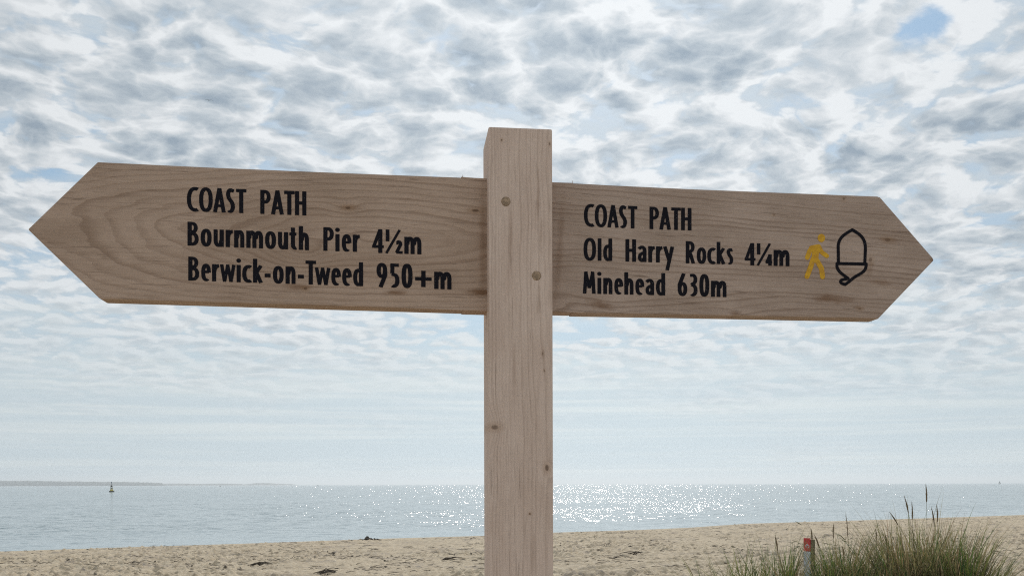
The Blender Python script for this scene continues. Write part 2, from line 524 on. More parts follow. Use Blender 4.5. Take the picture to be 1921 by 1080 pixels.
def wood(name, vertical=False, rot=0.0, d0=0.10, slope=0.16, x0=0.0, zc=0.0, knots=(), stains_and_strips=(), base=((0.40, 0.285, 0.215), (0.50, 0.375, 0.29)), seed=0.0, freq=120.0, swirl=()):
    m, nt = new_mat(name)
    co = nt.n('ShaderNodeTexCoord').outputs['Object']
    X, Y, Z = nt.sep(co)
    if vertical: X, Z = Z, X
    if rot: X, Z = nt.m('ADD', nt.m('MULTIPLY', X, math.cos(rot)), nt.m('MULTIPLY', Z, math.sin(rot))), nt.m('SUBTRACT', nt.m('MULTIPLY', Z, math.cos(rot)), nt.m('MULTIPLY', X, math.sin(rot)))
    L = nt.comb(X, Y, Z)
    lf = nt.m('SUBTRACT', nt.noise(nt.v('ADD', nt.v('MULTIPLY', L, (3.2, 9, 9)), (seed, 2 * seed, 0)), 1.0, 3, 0.5)['Fac'], 0.5)
    # growth rings: distance from a pith line that dives away behind the face
    dep = nt.m('ADD', nt.m('MULTIPLY_ADD', nt.m('SUBTRACT', X, x0), -slope, d0), nt.m('MULTIPLY', lf, 0.055 if not vertical else 0.018))
    zz = nt.m('SUBTRACT', Z, zc)
    zz = nt.m('ADD', zz, nt.m('MULTIPLY', nt.m('SUBTRACT', nt.noise(nt.v('ADD', nt.v('MULTIPLY', L, (5, 12, 14)), (0, seed, 5)), 1.0, 2, 0.5)['Fac'], 0.5), 0.016 if not vertical else 0.012))
    dy = nt.m('ADD', dep, Y)
    r_ = nt.m('SQRT', nt.m('ADD', nt.m('MULTIPLY', zz, zz), nt.m('MULTIPLY', dy, dy)))
    for (kx, kz, rx, rz, w) in swirl:
        q = nt.v('MULTIPLY', nt.v('SUBTRACT', L, (kx, 0, kz)), (1 / rx, 0, 1 / rz))
        r_ = nt.m('ADD', r_, nt.m('MULTIPLY', nt.m('POWER', 2.718, nt.m('MULTIPLY', nt.v('DOT_PRODUCT', q, q), -1.0)), w))
    fine_w = nt.m('MULTIPLY', nt.m('SUBTRACT', nt.noise(nt.v('MULTIPLY', L, (14, 100, 100)), 1.0, 3, 0.6)['Fac'], 0.5), 0.0045)
    rg = nt.m('MULTIPLY', nt.m('ADD', r_, fine_w), freq)
    wid = nt.noise(nt.comb(nt.m('MULTIPLY', rg, 0.23), 0.0, seed), 1.0, 2, 0.5)['Fac']
    ph = nt.m('FRACT', nt.m('ADD', rg, nt.m('MULTIPLY', wid, 2.2)))
    late = nt.m('MULTIPLY', nt.rng(ph, 0.45, 0.93), nt.rng(ph, 1.0, 0.95))            # latewood line of each ring
    lw = nt.m('MULTIPLY', late, nt.rng(nt.noise(nt.comb(nt.m('FLOOR', nt.m('ADD', rg, nt.m('MULTIPLY', wid, 2.2))), seed, 0.0), 0.71, 0)['Fac'], 0.3, 0.65))
    fib = nt.noise(nt.v('MULTIPLY', L, (16, 420, 420)), 1.0, 4, 0.65)['Fac']
    fib2 = nt.noise(nt.v('MULTIPLY', L, (60, 900, 900)), 1.0, 2, 0.5)['Fac']
    blot = nt.noise(nt.v('ADD', nt.v('MULTIPLY', L, (7, 20, 20)), (seed, 0, 0)), 1.0, 4, 0.6)['Fac']
    c = nt.mix(nt.rng(blot, 0.3, 0.7), base[0], base[1])
    c = nt.mix(nt.m('MULTIPLY', lw, 0.22 if vertical else 0.46), c, (0.20, 0.125, 0.085))
    c = nt.mix(nt.m('MULTIPLY', nt.rng(fib, 0.50, 0.74), 0.24 if vertical else 0.34), c, (0.22, 0.145, 0.105))
    c = nt.mix(nt.m('MULTIPLY', nt.rng(fib, 0.50, 0.30), 0.30), c, (0.47, 0.37, 0.30))
    streak = nt.noise(nt.v('ADD', nt.v('MULTIPLY', L, (11, 260, 260)), (3, 0, seed)), 1.0, 3, 0.7)['Fac']
    c = nt.mix(nt.m('MULTIPLY', nt.rng(streak, 0.60, 0.70), 0.32 if vertical else 0.5), c, (0.13, 0.085, 0.06))
    edge = nt.noise(nt.v('MULTIPLY', L, (26, 60, 60)), 1.0, 4, 0.7)['Fac']
    for (kx, kz, rx, rz, w) in stains_and_strips:
        q = nt.v('MULTIPLY', nt.v('SUBTRACT', L, (kx, 0, kz)), (1 / rx, 0, 1 / rz))
        e = nt.m('ADD', nt.v('LENGTH', q), nt.m('MULTIPLY', nt.m('SUBTRACT', edge, 0.5), 2.0))
        c = nt.mix(nt.m('MULTIPLY', nt.rng(e, 1.25, 0.1), w), c, (0.17, 0.085, 0.04))
    for (kx, kz, rx, rz, w) in knots:
        q = nt.v('MULTIPLY', nt.v('SUBTRACT', L, (kx, 0, kz)), (1 / rx, 0, 1 / rz))
        e = nt.m('ADD', nt.v('LENGTH', q), nt.m('MULTIPLY', nt.m('SUBTRACT', edge, 0.5), 0.8))
        c = nt.mix(nt.m('MULTIPLY', nt.rng(e, 3.2, 0.8), w * 0.45), c, (0.30, 0.17, 0.08))
        c = nt.mix(nt.m('MULTIPLY', nt.rng(e, 1.1, 0.5), w), c, (0.085, 0.05, 0.03))
    nt.put(nt.b.inputs['Base Color'], c)
    nt.b.inputs['Roughness'].default_value = 0.88
    nt.b.inputs['Specular IOR Level'].default_value = 0.12
    saw = nt.noise(nt.v('MULTIPLY', L, (330, 12, 12)), 1.0, 2, 0.6)['Fac']
    hgt = nt.m('ADD', nt.m('ADD', nt.m('MULTIPLY', fib, 1.0), nt.m('MULTIPLY', fib2, 0.5)), nt.m('ADD', nt.m('MULTIPLY', saw, 0.5), nt.m('MULTIPLY', late, -0.5)))
    nt.put(nt.b.inputs['Normal'], bump(nt, hgt, 0.55, 0.0012))
    return m


# --- post: a bevelled square timber with a slightly weathered top
bm = bmesh.new()
ztop = onto(917.5, 237.5, -HW)[1]
bmesh.ops.create_cube(bm, size=1.0)
for v in bm.verts:
    v.co = Vector((v.co.x * 2 * HW, v.co.y * 2 * HW, (v.co.z + 0.5) * (ztop + 0.25) - 0.25))
bmesh.ops.bevel(bm, geom=[e for e in bm.edges], offset=0.0032, segments=3, affect='EDGES', profile=0.6)
post_me = bm_mesh('post', bm)


def PZ(px, py): return onto(px, py, -HW)


def kn(px, py, wpx, hpx, w, ly):   # a mark given in photo pixels -> grain coordinates
    a_, b_ = onto(px, py, ly)
    s = 1.54 / F
    return a_, b_, wpx * s, hpx * s, w


def vert(t): return (t[1], t[0], t[3], t[2], t[4])


pk = [vert(kn(928, 801, 8, 5, .6, -HW)), vert(kn(1026, 877, 4, 7, .7, -HW)), vert(kn(994, 963, 1.6, 1.6, 1, -HW)), vert(kn(941, 263, 1.5, 2.2, .7, -HW)),
      vert(kn(1018, 663, 1.8, 4, .5, -HW)), vert(kn(1021, 695, 1.4, 2, .6, -HW)), vert(kn(1031, 270, 1.5, 3, .6, -HW))]
pst = [vert(kn(1009, 375, 3, 55, .42, -HW)), vert(kn(1015, 440, 3, 45, .30, -HW)), vert(kn(958, 450, 4, 60, .34, -HW)), vert(kn(1011, 560, 4, 34, .3, -HW)),
       vert(kn(1005, 405, 2, 30, .2, -HW)), vert(kn(965, 690, 5, 70, .22, -HW)), vert(kn(1000, 1040, 6, 40, .25, -HW))]
psw = [vert(kn(920, 801, 24, 30, .012, -HW)), vert(kn(1036, 880, 10, 30, .005, -HW))]
pm = wood('post_timber', vertical=True, d0=0.085, slope=0.018, x0=1.4, zc=0.062, knots=pk, stains_and_strips=pst, swirl=psw, base=((0.60, 0.468, 0.395), (0.69, 0.555, 0.478)), seed=4.0, freq=175)
post = link('post', post_me, pm, fp)


# --- arms
def arm_mesh(pts, ly, thick, bev=0.0022):
    bm = bmesh.new()
    f = [bm.verts.new((x_, ly, z_)) for x_, z_ in pts]
    b = [bm.verts.new((x_, ly + thick, z_)) for x_, z_ in pts]
    bm.faces.new(f)
    bm.faces.new(list(reversed(b)))
    n = len(pts)
    for i in range(n):
        bm.faces.new((f[i], b[i], b[(i + 1) % n], f[(i + 1) % n]))
    bmesh.ops.recalc_face_normals(bm, faces=bm.faces)
    bmesh.ops.bevel(bm, geom=[e for e in bm.edges if e.calc_length() > 0.012], offset=bev, segments=2, affect='EDGES', profile=0.6)
    return bm_mesh('arm', bm)


A = lambda px, py: onto(px, py, ARM_F)
lp = [A(52, 430), A(183, 303.5), A(400, 314), A(640, 324), A(862, 333.0), A(867, 331.5), A(872, 332.8), A(960, 336.5), A(960, 585), A(870, 582.3), A(866, 580.9), A(600, 573), A(187.5, 560.5)]
rp = [A(990, 340), A(1036, 341.2), A(1073, 342.6), A(1079, 344.8), A(1300, 354.5), A(1500, 362.5), A(1646, 368.2), A(1652, 371), A(1750, 483.5), A(1751.5, 489), A(1648, 597.6), A(1400, 592.3), A(1200, 588.8), A(1077, 586.5), A(1072, 585.2), A(990, 583.5)]
lw_ = wood('left_arm_timber', d0=0.125, slope=0.19, x0=A(52, 430)[0], zc=A(300, 436)[1], rot=0.0, seed=1.0, freq=105,
           knots=[kn(653, 390, 6, 3, .7, ARM_F), kn(892, 395, 8, 3, .7, ARM_F), kn(573, 541, 4, 2.5, .7, ARM_F)],
           stains_and_strips=[kn(560, 538, 30, 7, .55, ARM_F), kn(742, 549, 26, 6, .75, ARM_F), kn(898, 548, 36, 9, .8, ARM_F), kn(906, 450, 8, 120, .35, ARM_F), kn(652, 389, 26, 7, .35, ARM_F), kn(760, 375, 30, 4, .25, ARM_F)],  # brown stains, plus a tall darker strip where the arm meets the post
           swirl=[kn(560, 470, 60, 30, -.03, ARM_F), kn(650, 392, 34, 22, .012, ARM_F)],
           base=((0.392, 0.285, 0.218), (0.495, 0.370, 0.292)))
rw_ = wood('right_arm_timber', d0=0.06, slope=0.09, x0=A(1400, 430)[0], zc=A(1300, 700)[1], rot=R(-4), seed=9.0, freq=120,
           knots=[], stains_and_strips=[], swirl=[], base=((0.378, 0.286, 0.232), (0.482, 0.374, 0.312)))
# marks of the right arm, expressed in its own rotated grain frame
rw_.name = 'unused'
ca, sa = math.cos(R(-4)), math.sin(R(-4))


def rk(t):
    return (t[0] * ca + t[1] * sa, t[1] * ca - t[0] * sa, t[2], t[3], t[4])


rw_ = wood('right_arm_timber', d0=0.06, slope=0.09, x0=A(1400, 430)[0] * ca, zc=rk(kn(1500, 640, 1, 1, 1, ARM_F))[1], rot=R(-4), seed=9.0, freq=120,
           knots=[rk(kn(1665, 450, 7, 4, .5, ARM_F)), rk(kn(1633, 487, 4, 5, .5, ARM_F)), rk(kn(1583, 373, 3, 3, .5, ARM_F)), rk(kn(1613, 579, 4, 2, .6, ARM_F)), rk(kn(1452, 403, 2, 2, .5, ARM_F))],
           stains_and_strips=[rk(kn(1130, 572, 28, 11, .62, ARM_F)), rk(kn(1380, 588, 18, 6, .6, ARM_F)), rk(kn(1560, 561, 44, 9, .66, ARM_F)), rk(kn(1612, 577, 16, 4, .5, ARM_F)),
                   rk(kn(1655, 530, 32, 7, .5, ARM_F)), rk(kn(1632, 505, 10, 16, .35, ARM_F)), rk(kn(1665, 450, 30, 5, .4, ARM_F)), rk(kn(1050, 460, 8, 110, .3, ARM_F)), rk(kn(1750, 487, 8, 8, .5, ARM_F))],  # among the stains, one tall darker strip close beside the post
           swirl=[rk(kn(1180, 560, 120, 30, .02, ARM_F))], base=((0.378, 0.286, 0.232), (0.482, 0.374, 0.312)))
left = link('sign_arm', arm_mesh(lp, ARM_F, ARM_T), lw_, fp)
right = link('sign_arm', arm_mesh(rp, ARM_F, ARM_T - 0.001), rw_, fp)
left['label'] = 'longer arm pointing left, lettered for Bournmouth Pier'
right['label'] = 'arm pointing right with walker and acorn marks'
# the arms meet inside the post: stop them short of each other
for o_, lim, sgn in ((left, 0.000, 1), (right, 0.003, -1)):
    for v in o_.data.vertices:
        if sgn * (v.co.x - lim) > 0: v.co.x = lim

# --- dowels
dm = simple_mat('dowel_end_grain', (0.33, 0.24, 0.165), 0.85, 0.35, 260, b=0.6, bd=0.001)
for (px, py) in ((949, 378), (1006.5, 517)):
    x_, z_ = PZ(px, py)
    rad = 0.0070
    bm = bmesh.new()
    N = 28
    prof = [(rad + 0.0008, -HW + 0.0004), (rad + 0.0005, -HW - 0.0003), (rad + 0.0001, -HW - 0.0001), (rad - 0.0003, -HW - 0.0007), (rad - 0.0010, -HW - 0.0010), (0.003, -HW - 0.0011)]
    rings = []
    for (r_, yy) in prof:
        rings.append([bm.verts.new((x_ + r_ * math.cos(2 * math.pi * i / N) * (1 + .04 * math.sin(5 * i)), yy, z_ + r_ * math.sin(2 * math.pi * i / N))) for i in range(N)])
    for a, b in zip(rings, rings[1:]):
        for i in range(N): bm.faces.new((a[i], a[(i + 1) % N], b[(i + 1) % N], b[i]))
    bm.faces.new(rings[-1])
    link('peg', bm_mesh('peg', bm), dm, post)


# ------------------------------------------------------------------ lettering: own condensed humanist alphabet drawn as strokes
SX = 0.80            # strokes are measured with x compressed, so uprights come out heavier than bars
WT = 0.140


def arc(cx, cz, rx, rz, a0, a1, n=28, p=2.35):
    out = []
    for i in range(n + 1):
        a = math.radians(a0 + (a1 - a0) * i / n)
        cc, ss = math.cos(a), math.sin(a)
        out.append((cx + rx * math.copysign(abs(cc) ** (2 / p), cc), cz + rz * math.copysign(abs(ss) ** (2 / p), ss)))
    return out


h = 0.5 * WT                 # half bar height
u = 0.5 * WT / SX            # half upright width
XH = 0.72
# glyph: (outer width, [stroke, ...]); stroke = (points, width factor) ; coordinates: cap height 1, baseline 0
def glyphs():
    g_ = {}
    def o_(w, top): return [(arc(w / 2, top / 2, w / 2 - u, top / 2 - h + .012, 0, 360, 48), 1)]
    g_['O'] = (.58, o_(.58, 1)); g_['0'] = (.44, o_(.44, 1)); g_['o'] = (.45, o_(.45, XH))
    g_['C'] = (.47, [(arc(.35, .5, .35 - u, .512 - h, 68, 292, 40, 2.3), 1)])
    g_['c'] = (.375, [(arc(.27, XH / 2, .27 - u, XH / 2 + .012 - h, 62, 298, 36, 2.3), 1)])
    g_['A'] = (.53, [([(u * .9, -.0), (.265, 1.0)], .96), ([(.53 - u * .9, 0), (.265, 1.0)], .96), ([(.14, .27), (.39, .27)], .8)])
    g_['S'] = (.38, [([(.335, .90)] + arc(.195, .74, .195 - u, .272 - h, 60, 180, 16, 2.1) + [(.12, .60), (.25, .43)] + arc(.185, .275, .195 - u, .287 - h, 10, -125, 18, 2.1), 1)])
    g_['T'] = (.44, [([(0, 1 - h), (.44, 1 - h)], .98), ([(.22, 0), (.22, .99)], 1)])
    g_['P'] = (.44, [([(u, 0), (u, 1)], 1), ([(u, 1 - h), (.2, 1 - h)] + arc(.2, .715, .24 - u, .285 - h, 90, -90, 20, 2.2) + [(u, .43 + h)], .95)])
    g_['H'] = (.48, [([(u, 0), (u, 1)], 1), ([(.48 - u, 0), (.48 - u, 1)], 1), ([(u, .51), (.48 - u, .51)], .95)])
    g_['B'] = (.46, [([(u, 0), (u, 1)], 1), ([(u, 1 - h), (.2, 1 - h)] + arc(.2, .755, .225 - u, .245 - h, 90, -90, 18, 2.2) + [(u, .51 + h)], .92), ([(u, .51 + h * .8), (.2, .51 + h * .8)] + arc(.2, .29, .26 - u, .29 - h, 90, -90, 20, 2.2) + [(u, h)], .95)])
    g_['R'] = (.45, [([(u, 0), (u, 1)], 1), ([(u, 1 - h), (.19, 1 - h)] + arc(.19, .735, .235 - u, .265 - h, 90, -90, 18, 2.2) + [(u, .47 + h)], .95), ([(.20, .49), (.45 - u, 0)], .97)])
    g_['M'] = (.56, [([(u * .8, 0), (u + .045, .98)], .92), ([(.56 - u * .8, 0), (.56 - u - .045, .98)], .92), ([(u + .03, .99), (.28, .25)], .85), ([(.56 - u - .03, .99), (.28, .25)], .85)])
    def nn(w, x0=0): return [([(x0 + u, 0), (x0 + u, XH)], 1), ([(x0 + u, .44)] + arc(x0 + w / 2 + .02, .44, w / 2 - u - .02, XH + .012 - h - .44, 180, 0, 22, 2.1) + [(x0 + w - u, 0)], .96)]
    g_['n'] = (.42, nn(.42)); g_['h'] = (.42, [([(u, 0), (u, 1)], 1)] + nn(.42)[1:])
    g_['m'] = (.69, nn(.42) + nn(.42, .27)[1:])
    g_['u'] = (.42, [([(.42 - u, 0), (.42 - u, XH)], 1), ([(u, XH), (u, .27)] + arc(.2, .27, .2 - u, .282 - h, 180, 360, 22, 2.1), .96)])
    g_['r'] = (.31, [([(u, 0), (u, XH)], 1), ([(u + .01, .42)] + arc(.30, .42, .30 - u - .01, XH + .01 - h - .42, 180, 92, 14, 2.0), .98)])
    g_['t'] = (.31, [([(.06 + u, .92), (.06 + u, .2)] + arc(.06 + u + .10, .19, .10, .195 - h, 180, 275, 12, 2.0) + [(.29, .005 + h)], .96), ([(0, XH - h), (.29, XH - h)], .88)])
    g_['i'] = (.2, [([(.1, 0), (.1, XH)], 1), ('dot', .1, .90, .088)])
    g_['l'] = (.18, [([(.09, 0), (.09, 1)], 1)])
    g_['e'] = (.41, [([(u * .8, .385), (.41 - u, .385)], .78), ([(.41 - u, .36)] + arc(.205, XH / 2, .205 - u, XH / 2 + .012 - h, 8, 300, 44, 2.3), .96)])
    g_['w'] = (.62, [([(.055, XH), (.18, 0)], .84), ([(.18, 0), (.31, XH)], .76), ([(.31, XH), (.44, 0)], .76), ([(.44, 0), (.565, XH)], .84)])
    g_['k'] = (.42, [([(u, 0), (u, 1)], 1), ([(.10, .36), (.33, XH)], .9), ([(.14, .43), (.42 - u, 0)], .98)])
    g_['d'] = (.42, [([(.42 - u, 0), (.42 - u, 1)], 1), (arc(.225, XH / 2, .225 - u, XH / 2 + .012 - h, 20, 340, 40, 2.25), .96)])
    g_['a'] = (.40, [([(.05, .585)] + arc(.19, .50, .21 - u, XH + .012 - h - .50, 120, 0, 18, 2.1) + [(.40 - u, 0)], .97), ([(.40 - u, .42), (.22, .40)] + arc(.185, .215, .185 - u, .215 - h + .006, 100, 345, 28, 2.1), .92)])
    g_['y'] = (.45, [([(.055, XH), (.25, .10)], .95), ([(.395, XH), (.16, -.34)], .95)])
    g_['s'] = (.33, [([(.28, .665)] + arc(.165, .54, .165 - u, .19 - h, 60, 185, 14, 2.0) + [(.13, .42), (.22, .31)] + arc(.160, .195, .165 - u, .207 - h, 15, -120, 16, 2.0), .95)])
    g_['-'] = (.29, [([(.02, .32), (.27, .32)], 1.1)])
    g_['+'] = (.70, [([(.02, .40), (.68, .40)], 1), ([(.35, .06), (.35, .74)], 1)])
    four = [([(.33, 0), (.33, 1)], .96), ([(.0, .27), (.47, .27)], .85), ([(.07, .27), (.315, .98)], .78)]
    g_['4'] = (.47, four)
    g_['9'] = (.43, [(arc(.215, .69, .215 - u, .32 - h, 0, 360, 36, 2.2), .97), ([(.43 - u, .66), (.40 - u * .6, .5), (.16, -.01)], .97)])
    g_['6'] = (.43, [(arc(.215, .31, .215 - u, .32 - h, 0, 360, 36, 2.2), .97), ([(u, .34), (.03 + u * .6, .5), (.27, 1.01)], .97)])
    g_['5'] = (.41, [([(.38, 1 - h), (.085, 1 - h)], .95), ([(.07 + u * .6, 1.0), (.07 + u * .6, .57)], .92), ([(.10, .555)] + arc(.18, .295, .23 - u, .30 - h + .01, 95, -115, 28, 2.2), .97)])
    g_['3'] = (.38, [([(.04, .93)] + arc(.165, .755, .205 - u, .257 - h, 100, -85, 20, 2.1) + [(.11, .51)], .95), ([(.11, .52)] + arc(.17, .275, .21 - u, .285 - h, 90, -120, 24, 2.1), .97)])
    def sub(pts, x0, z0, s): return [(x0 + a * s, z0 + b * s) for a, b in pts]
    two = [(.03, .80)] + arc(.21, .73, .19 - u * .7, .26 - h, 160, -10, 16, 2.0) + [(.05, .08)]
    g_['h2'] = (.70, [([(.085, .50), (.085, 1)], .86), ([(.035, 0), (.57, 1.0)], .62),
                      (sub(two, .42, 0, .55), .80), ([(.43, .052), (.69, .052)], .80)])
    g_['h4'] = (.66, [([(.07, .50), (.07, 1)], .86), ([(.03, 0), (.555, 1.0)], .62),
                      ([(.56, 0), (.56, .52)], .86), ([(.37, .15), (.655, .15)], .72), ([(.405, .15), (.55, .49)], .66)])
    return g_


GL = glyphs()
KERN = {'C': .05, 'O': .05, 'A': .02, 'S': .06, 'T': .04, 'P': .03, 'r': .01, 'T_w': -.02, 'e': .06, 'w': .03, 'y': .02}


def marching(field, x0, z0, st):
    """closed contours of field > 0 (nz, nx) by marching squares, with linear interpolation"""
    nz, nx = field.shape
    segs = {}
    pos_ = field > 0
    code = pos_[:-1, :-1] * 1 + pos_[:-1, 1:] * 2 + pos_[1:, 1:] * 4 + pos_[1:, :-1] * 8
    js, is_ = np.nonzero((code > 0) & (code < 15))
    pts = {}

    def pt(e):
        if e not in pts:
            (j, i, hz_) = e
            a = field[j, i]
            b = field[j, i + 1] if hz_ else field[j + 1, i]
            t = a / (a - b)
            t = min(max(t, .02), .98)
            pts[e] = (x0 + (i + (t if hz_ else 0)) * st, z0 + (j + (0 if hz_ else t)) * st)
        return e
    T = {1: [('L', 'B')], 2: [('B', 'R')], 3: [('L', 'R')], 4: [('R', 'T')], 5: [('L', 'T'), ('R', 'B')], 6: [('B', 'T')], 7: [('L', 'T')],
         8: [('T', 'L')], 9: [('T', 'B')], 10: [('T', 'R'), ('B', 'L')], 11: [('T', 'R')], 12: [('R', 'L')], 13: [('R', 'B')], 14: [('B', 'L')]}
    for j, i in zip(js.tolist(), is_.tolist()):
        E = {'B': (j, i, 1), 'T': (j + 1, i, 1), 'L': (j, i, 0), 'R': (j, i + 1, 0)}
        for a, b in T[int(code[j, i])]:
            segs.setdefault(pt(E[a]), []).append(pt(E[b]))
    loops = []
    while segs:
        s0 = next(iter(segs))
        cur, loop = s0, []
        while cur in segs:
            nx_ = segs[cur].pop()
            if not segs[cur]: del segs[cur]
            loop.append(pts[cur])
            cur = nx_
            if cur == s0: break
        if len(loop) > 5: loops.append(loop)
    return loops


def thin(loop, tol):
    """drop nearly collinear points"""
    out = []
    n = len(loop)
    i = 0
    keep = [loop[0]]
    while i < n - 1:
        j = i + 1
        while j + 1 < n and j - i < 14:
            a, b = Vector(loop[i]), Vector(loop[j + 1])
            d_ = b - a
            L_ = d_.length or 1e-9
            if max(abs((Vector(q) - a).x * d_.y - (Vector(q) - a).y * d_.x) / L_ for q in loop[i + 1:j + 1]) > tol: break
            j += 1
        keep.append(loop[j])
        i = j
    if (Vector(keep[0]) - Vector(keep[-1])).length < 1e-7: keep.pop()
    return keep


def field_of(strokes, GXX, GZZ, sx, w0, round_=False):
    """max over strokes of (half width - distance), square ended"""
    F_ = np.full(GXX.shape, -1e3)
    for s in strokes:
        if s[0] == 'dot':
            F_ = np.maximum(F_, s[3] - np.hypot((GXX - s[1]) * sx / .9, (GZZ - s[2])))
            continue
        P_ = [(a * sx, b) for a, b in s[0]]
        hw = 0.5 * w0 * s[1]
        best = np.full(GXX.shape, 1e3)
        closed = math.dist(P_[0], P_[-1]) < 1e-4
        X_, Z_ = GXX * sx, GZZ
        cap = np.full(GXX.shape, 1e3)
        for k_, (a, b) in enumerate(zip(P_, P_[1:])):
            dx, dz = b[0] - a[0], b[1] - a[1]
            L2 = dx * dx + dz * dz
            if L2 < 1e-12: continue
            t = ((X_ - a[0]) * dx + (Z_ - a[1]) * dz) / L2
            tc_ = np.clip(t, 0, 1)
            dd_ = np.hypot(X_ - a[0] - tc_ * dx, Z_ - a[1] - tc_ * dz)
            L_ = math.sqrt(L2)
            e = np.full(GXX.shape, 1e3)
            if not closed and not round_:
                if k_ == 0: e = np.minimum(e, t * L_)
                if k_ == len(P_) - 2: e = np.minimum(e, (1 - t) * L_)
            val = np.minimum(hw - dd_, e)
            # a cut end must not be covered by the round end of the same stroke
            cap = np.where(dd_ < best, e, cap)
            best = np.minimum(best, dd_)
        F_ = np.maximum(F_, np.minimum(hw - best, cap))
    return F_


def shape_mesh(name, loopsets, ly, thick, tf):
    """loopsets: list of (list of loops in glyph space); tf maps to the arm plane. Builds slightly raised paint."""
    bm = bmesh.new()
    split = []
    for loops in loopsets:          # every outer outline with its own holes
        def inside(p, lp_):
            c_ = False
            for (x1, y1), (x2, y2) in zip(lp_, lp_[1:] + lp_[:1]):
                if (y1 > p[1]) != (y2 > p[1]) and p[0] < (x2 - x1) * (p[1] - y1) / (y2 - y1) + x1: c_ = not c_
            return c_
        depth_ = [sum(inside(l[0], q) for q in loops if q is not l) for l in loops]
        for l, dp in zip(loops, depth_):
            if dp % 2 == 0:
                split.append([l] + [q for q, dq in zip(loops, depth_) if dq == dp + 1 and inside(q[0], l)])
    for loops in split:
        L3 = [[Vector((*tf(p), 0)) for p in lp_] for lp_ in loops]
        flat = [p for lp_ in L3 for p in lp_]
        tris = tessellate_polygon(L3)
        fv = [bm.verts.new((p.x, ly - thick, p.y)) for p in flat]
        for t in tris:
            try: bm.faces.new([fv[i] for i in t])
            except ValueError: pass
        k_ = 0
        for lp_ in L3:
            n = len(lp_)
            bv = [bm.verts.new((p.x, ly + 0.0004, p.y)) for p in lp_]
            for i in range(n):
                try: bm.faces.new((fv[k_ + i], fv[k_ + (i + 1) % n], bv[(i + 1) % n], bv[i]))
                except ValueError: pass
            k_ += n
    bm.normal_update()
    for f in bm.faces:
        if f.normal.y > 0.5: f.normal_flip()
    me = bpy.data.meshes.new(name)
    bm.to_mesh(me)
    bm.free()
    return me


_gc = {}


def glyph_loops(ch):
    if ch not in _gc:
        w, strokes = GL[ch]
        st = 0.011
        xs = np.arange(-0.12, w + 0.14, st)
        zs = np.arange(-0.46, 1.10, st)
        gx, gz = np.meshgrid(xs, zs)
        f = field_of(strokes, gx, gz, SX, WT)
        _gc[ch] = [thin(l, 0.0016) for l in marching(f, xs[0], zs[0], st)]
    return _gc[ch]


def layout(chars, gap=.075):
    """-> [(char, x)], total width"""
    x_, out = 0.0, []
    prev = None
    for ch in chars:
        w = GL[ch][0]
        if prev:
            gg = gap
            pair = (prev, ch)
            if prev in 'CArTPekwy4' or ch in 'AwyTtjc': gg -= .03
            if pair in (('O', 'A'), ('T', 'H'), ('A', 'T'), ('A', 'S'), ('P', 'A')): gg -= .03
            if pair == ('T', 'w'): gg -= .08
            if pair == ('r', 'r') or prev == 'r': gg -= .01
            if ch in ('h2', 'h4'): gg += .02
            if prev in ('h2', 'h4'): gg -= .02
            x_ += gg
        out.append((ch, x_))
        x_ += w
        prev = ch
    return out, x_


inkm, nt = new_mat('black_letter_paint')
co = nt.n('ShaderNodeTexCoord').outputs['Object']
nn_ = nt.noise(nt.v('MULTIPLY', co, (60, 60, 300)), 1, 4, 0.6)['Fac']
nt.put(nt.b.inputs['Base Color'], nt.mix(nn_, (0.006, 0.006, 0.010), (0.014, 0.013, 0.018)))
nt.b.inputs['Roughness'].default_value = 0.85
nt.b.inputs['Specular IOR Level'].default_value = 0.12

PSC = 1.0


def text_line(parent, words):
    """words: [(chars, px_left, px_right, baseline py at left, py at right, cap px)]"""
    sets = []
    allv = []
    bm_sets = []
    for chars, xl, xr, yl, yr, cap in words:
        lay, tot = layout(chars)
        sx = (xr - xl) / tot

        def tf(p, xo):
            X_ = xl + (p[0] + xo) * sx
            Yb = yl + (yr - yl) * (X_ - xl) / (xr - xl)
            return A(X_, Yb - p[1] * cap)
        for ch, xo in lay:
            bm_sets.append([[tf(p, xo) for p in l] for l in glyph_loops(ch)])
        me = shape_mesh('painted_word', bm_sets, ARM_F, 0.00035, lambda p: p)
        link('painted_word', me, inkm, parent)
        bm_sets = []


text_line(left, [('COAST', 350.7, 462.3, 396.0, 400.2, 45.2), ('PATH', 488.3, 574.8, 401.2, 404.3, 45.0)])
text_line(left, [('Bournmouth', 351.8, 579.8, 460.6, 469.4, 44.8), ('Pier', 606.5, 675.8, 470.4, 472.6, 44.5), (['4', 'h2', 'm'], 698.0, 790.8, 474.0, 477.2, 44.5)])
text_line(left, [('Berwick-on-Tweed', 353.2, 681.2, 526.0, 536.8, 44.8), ('950+m', 706.2, 847.2, 537.8, 543.0, 44.8)])
text_line(right, [('COAST', 1095.3, 1195.5, 424.6, 428.8, 42.0), ('PATH', 1218.4, 1297.2, 429.8, 432.4, 42.0)])
text_line(right, [('Old', 1094.7, 1148.4, 488.4, 489.6, 42.0), ('Harry', 1173.2, 1263.5, 490.6, 493.0, 42.0), ('Rocks', 1286.4, 1375.8, 493.8, 496.0, 41.5), (['4', 'h4', 'm'], 1396.8, 1481.2, 497.2, 499.4, 41.5)])
text_line(right, [('Minehead', 1093.8, 1247.8, 550.4, 554.0, 41.8), ('630m', 1271.2, 1363.0, 554.6, 557.2, 41.6)])

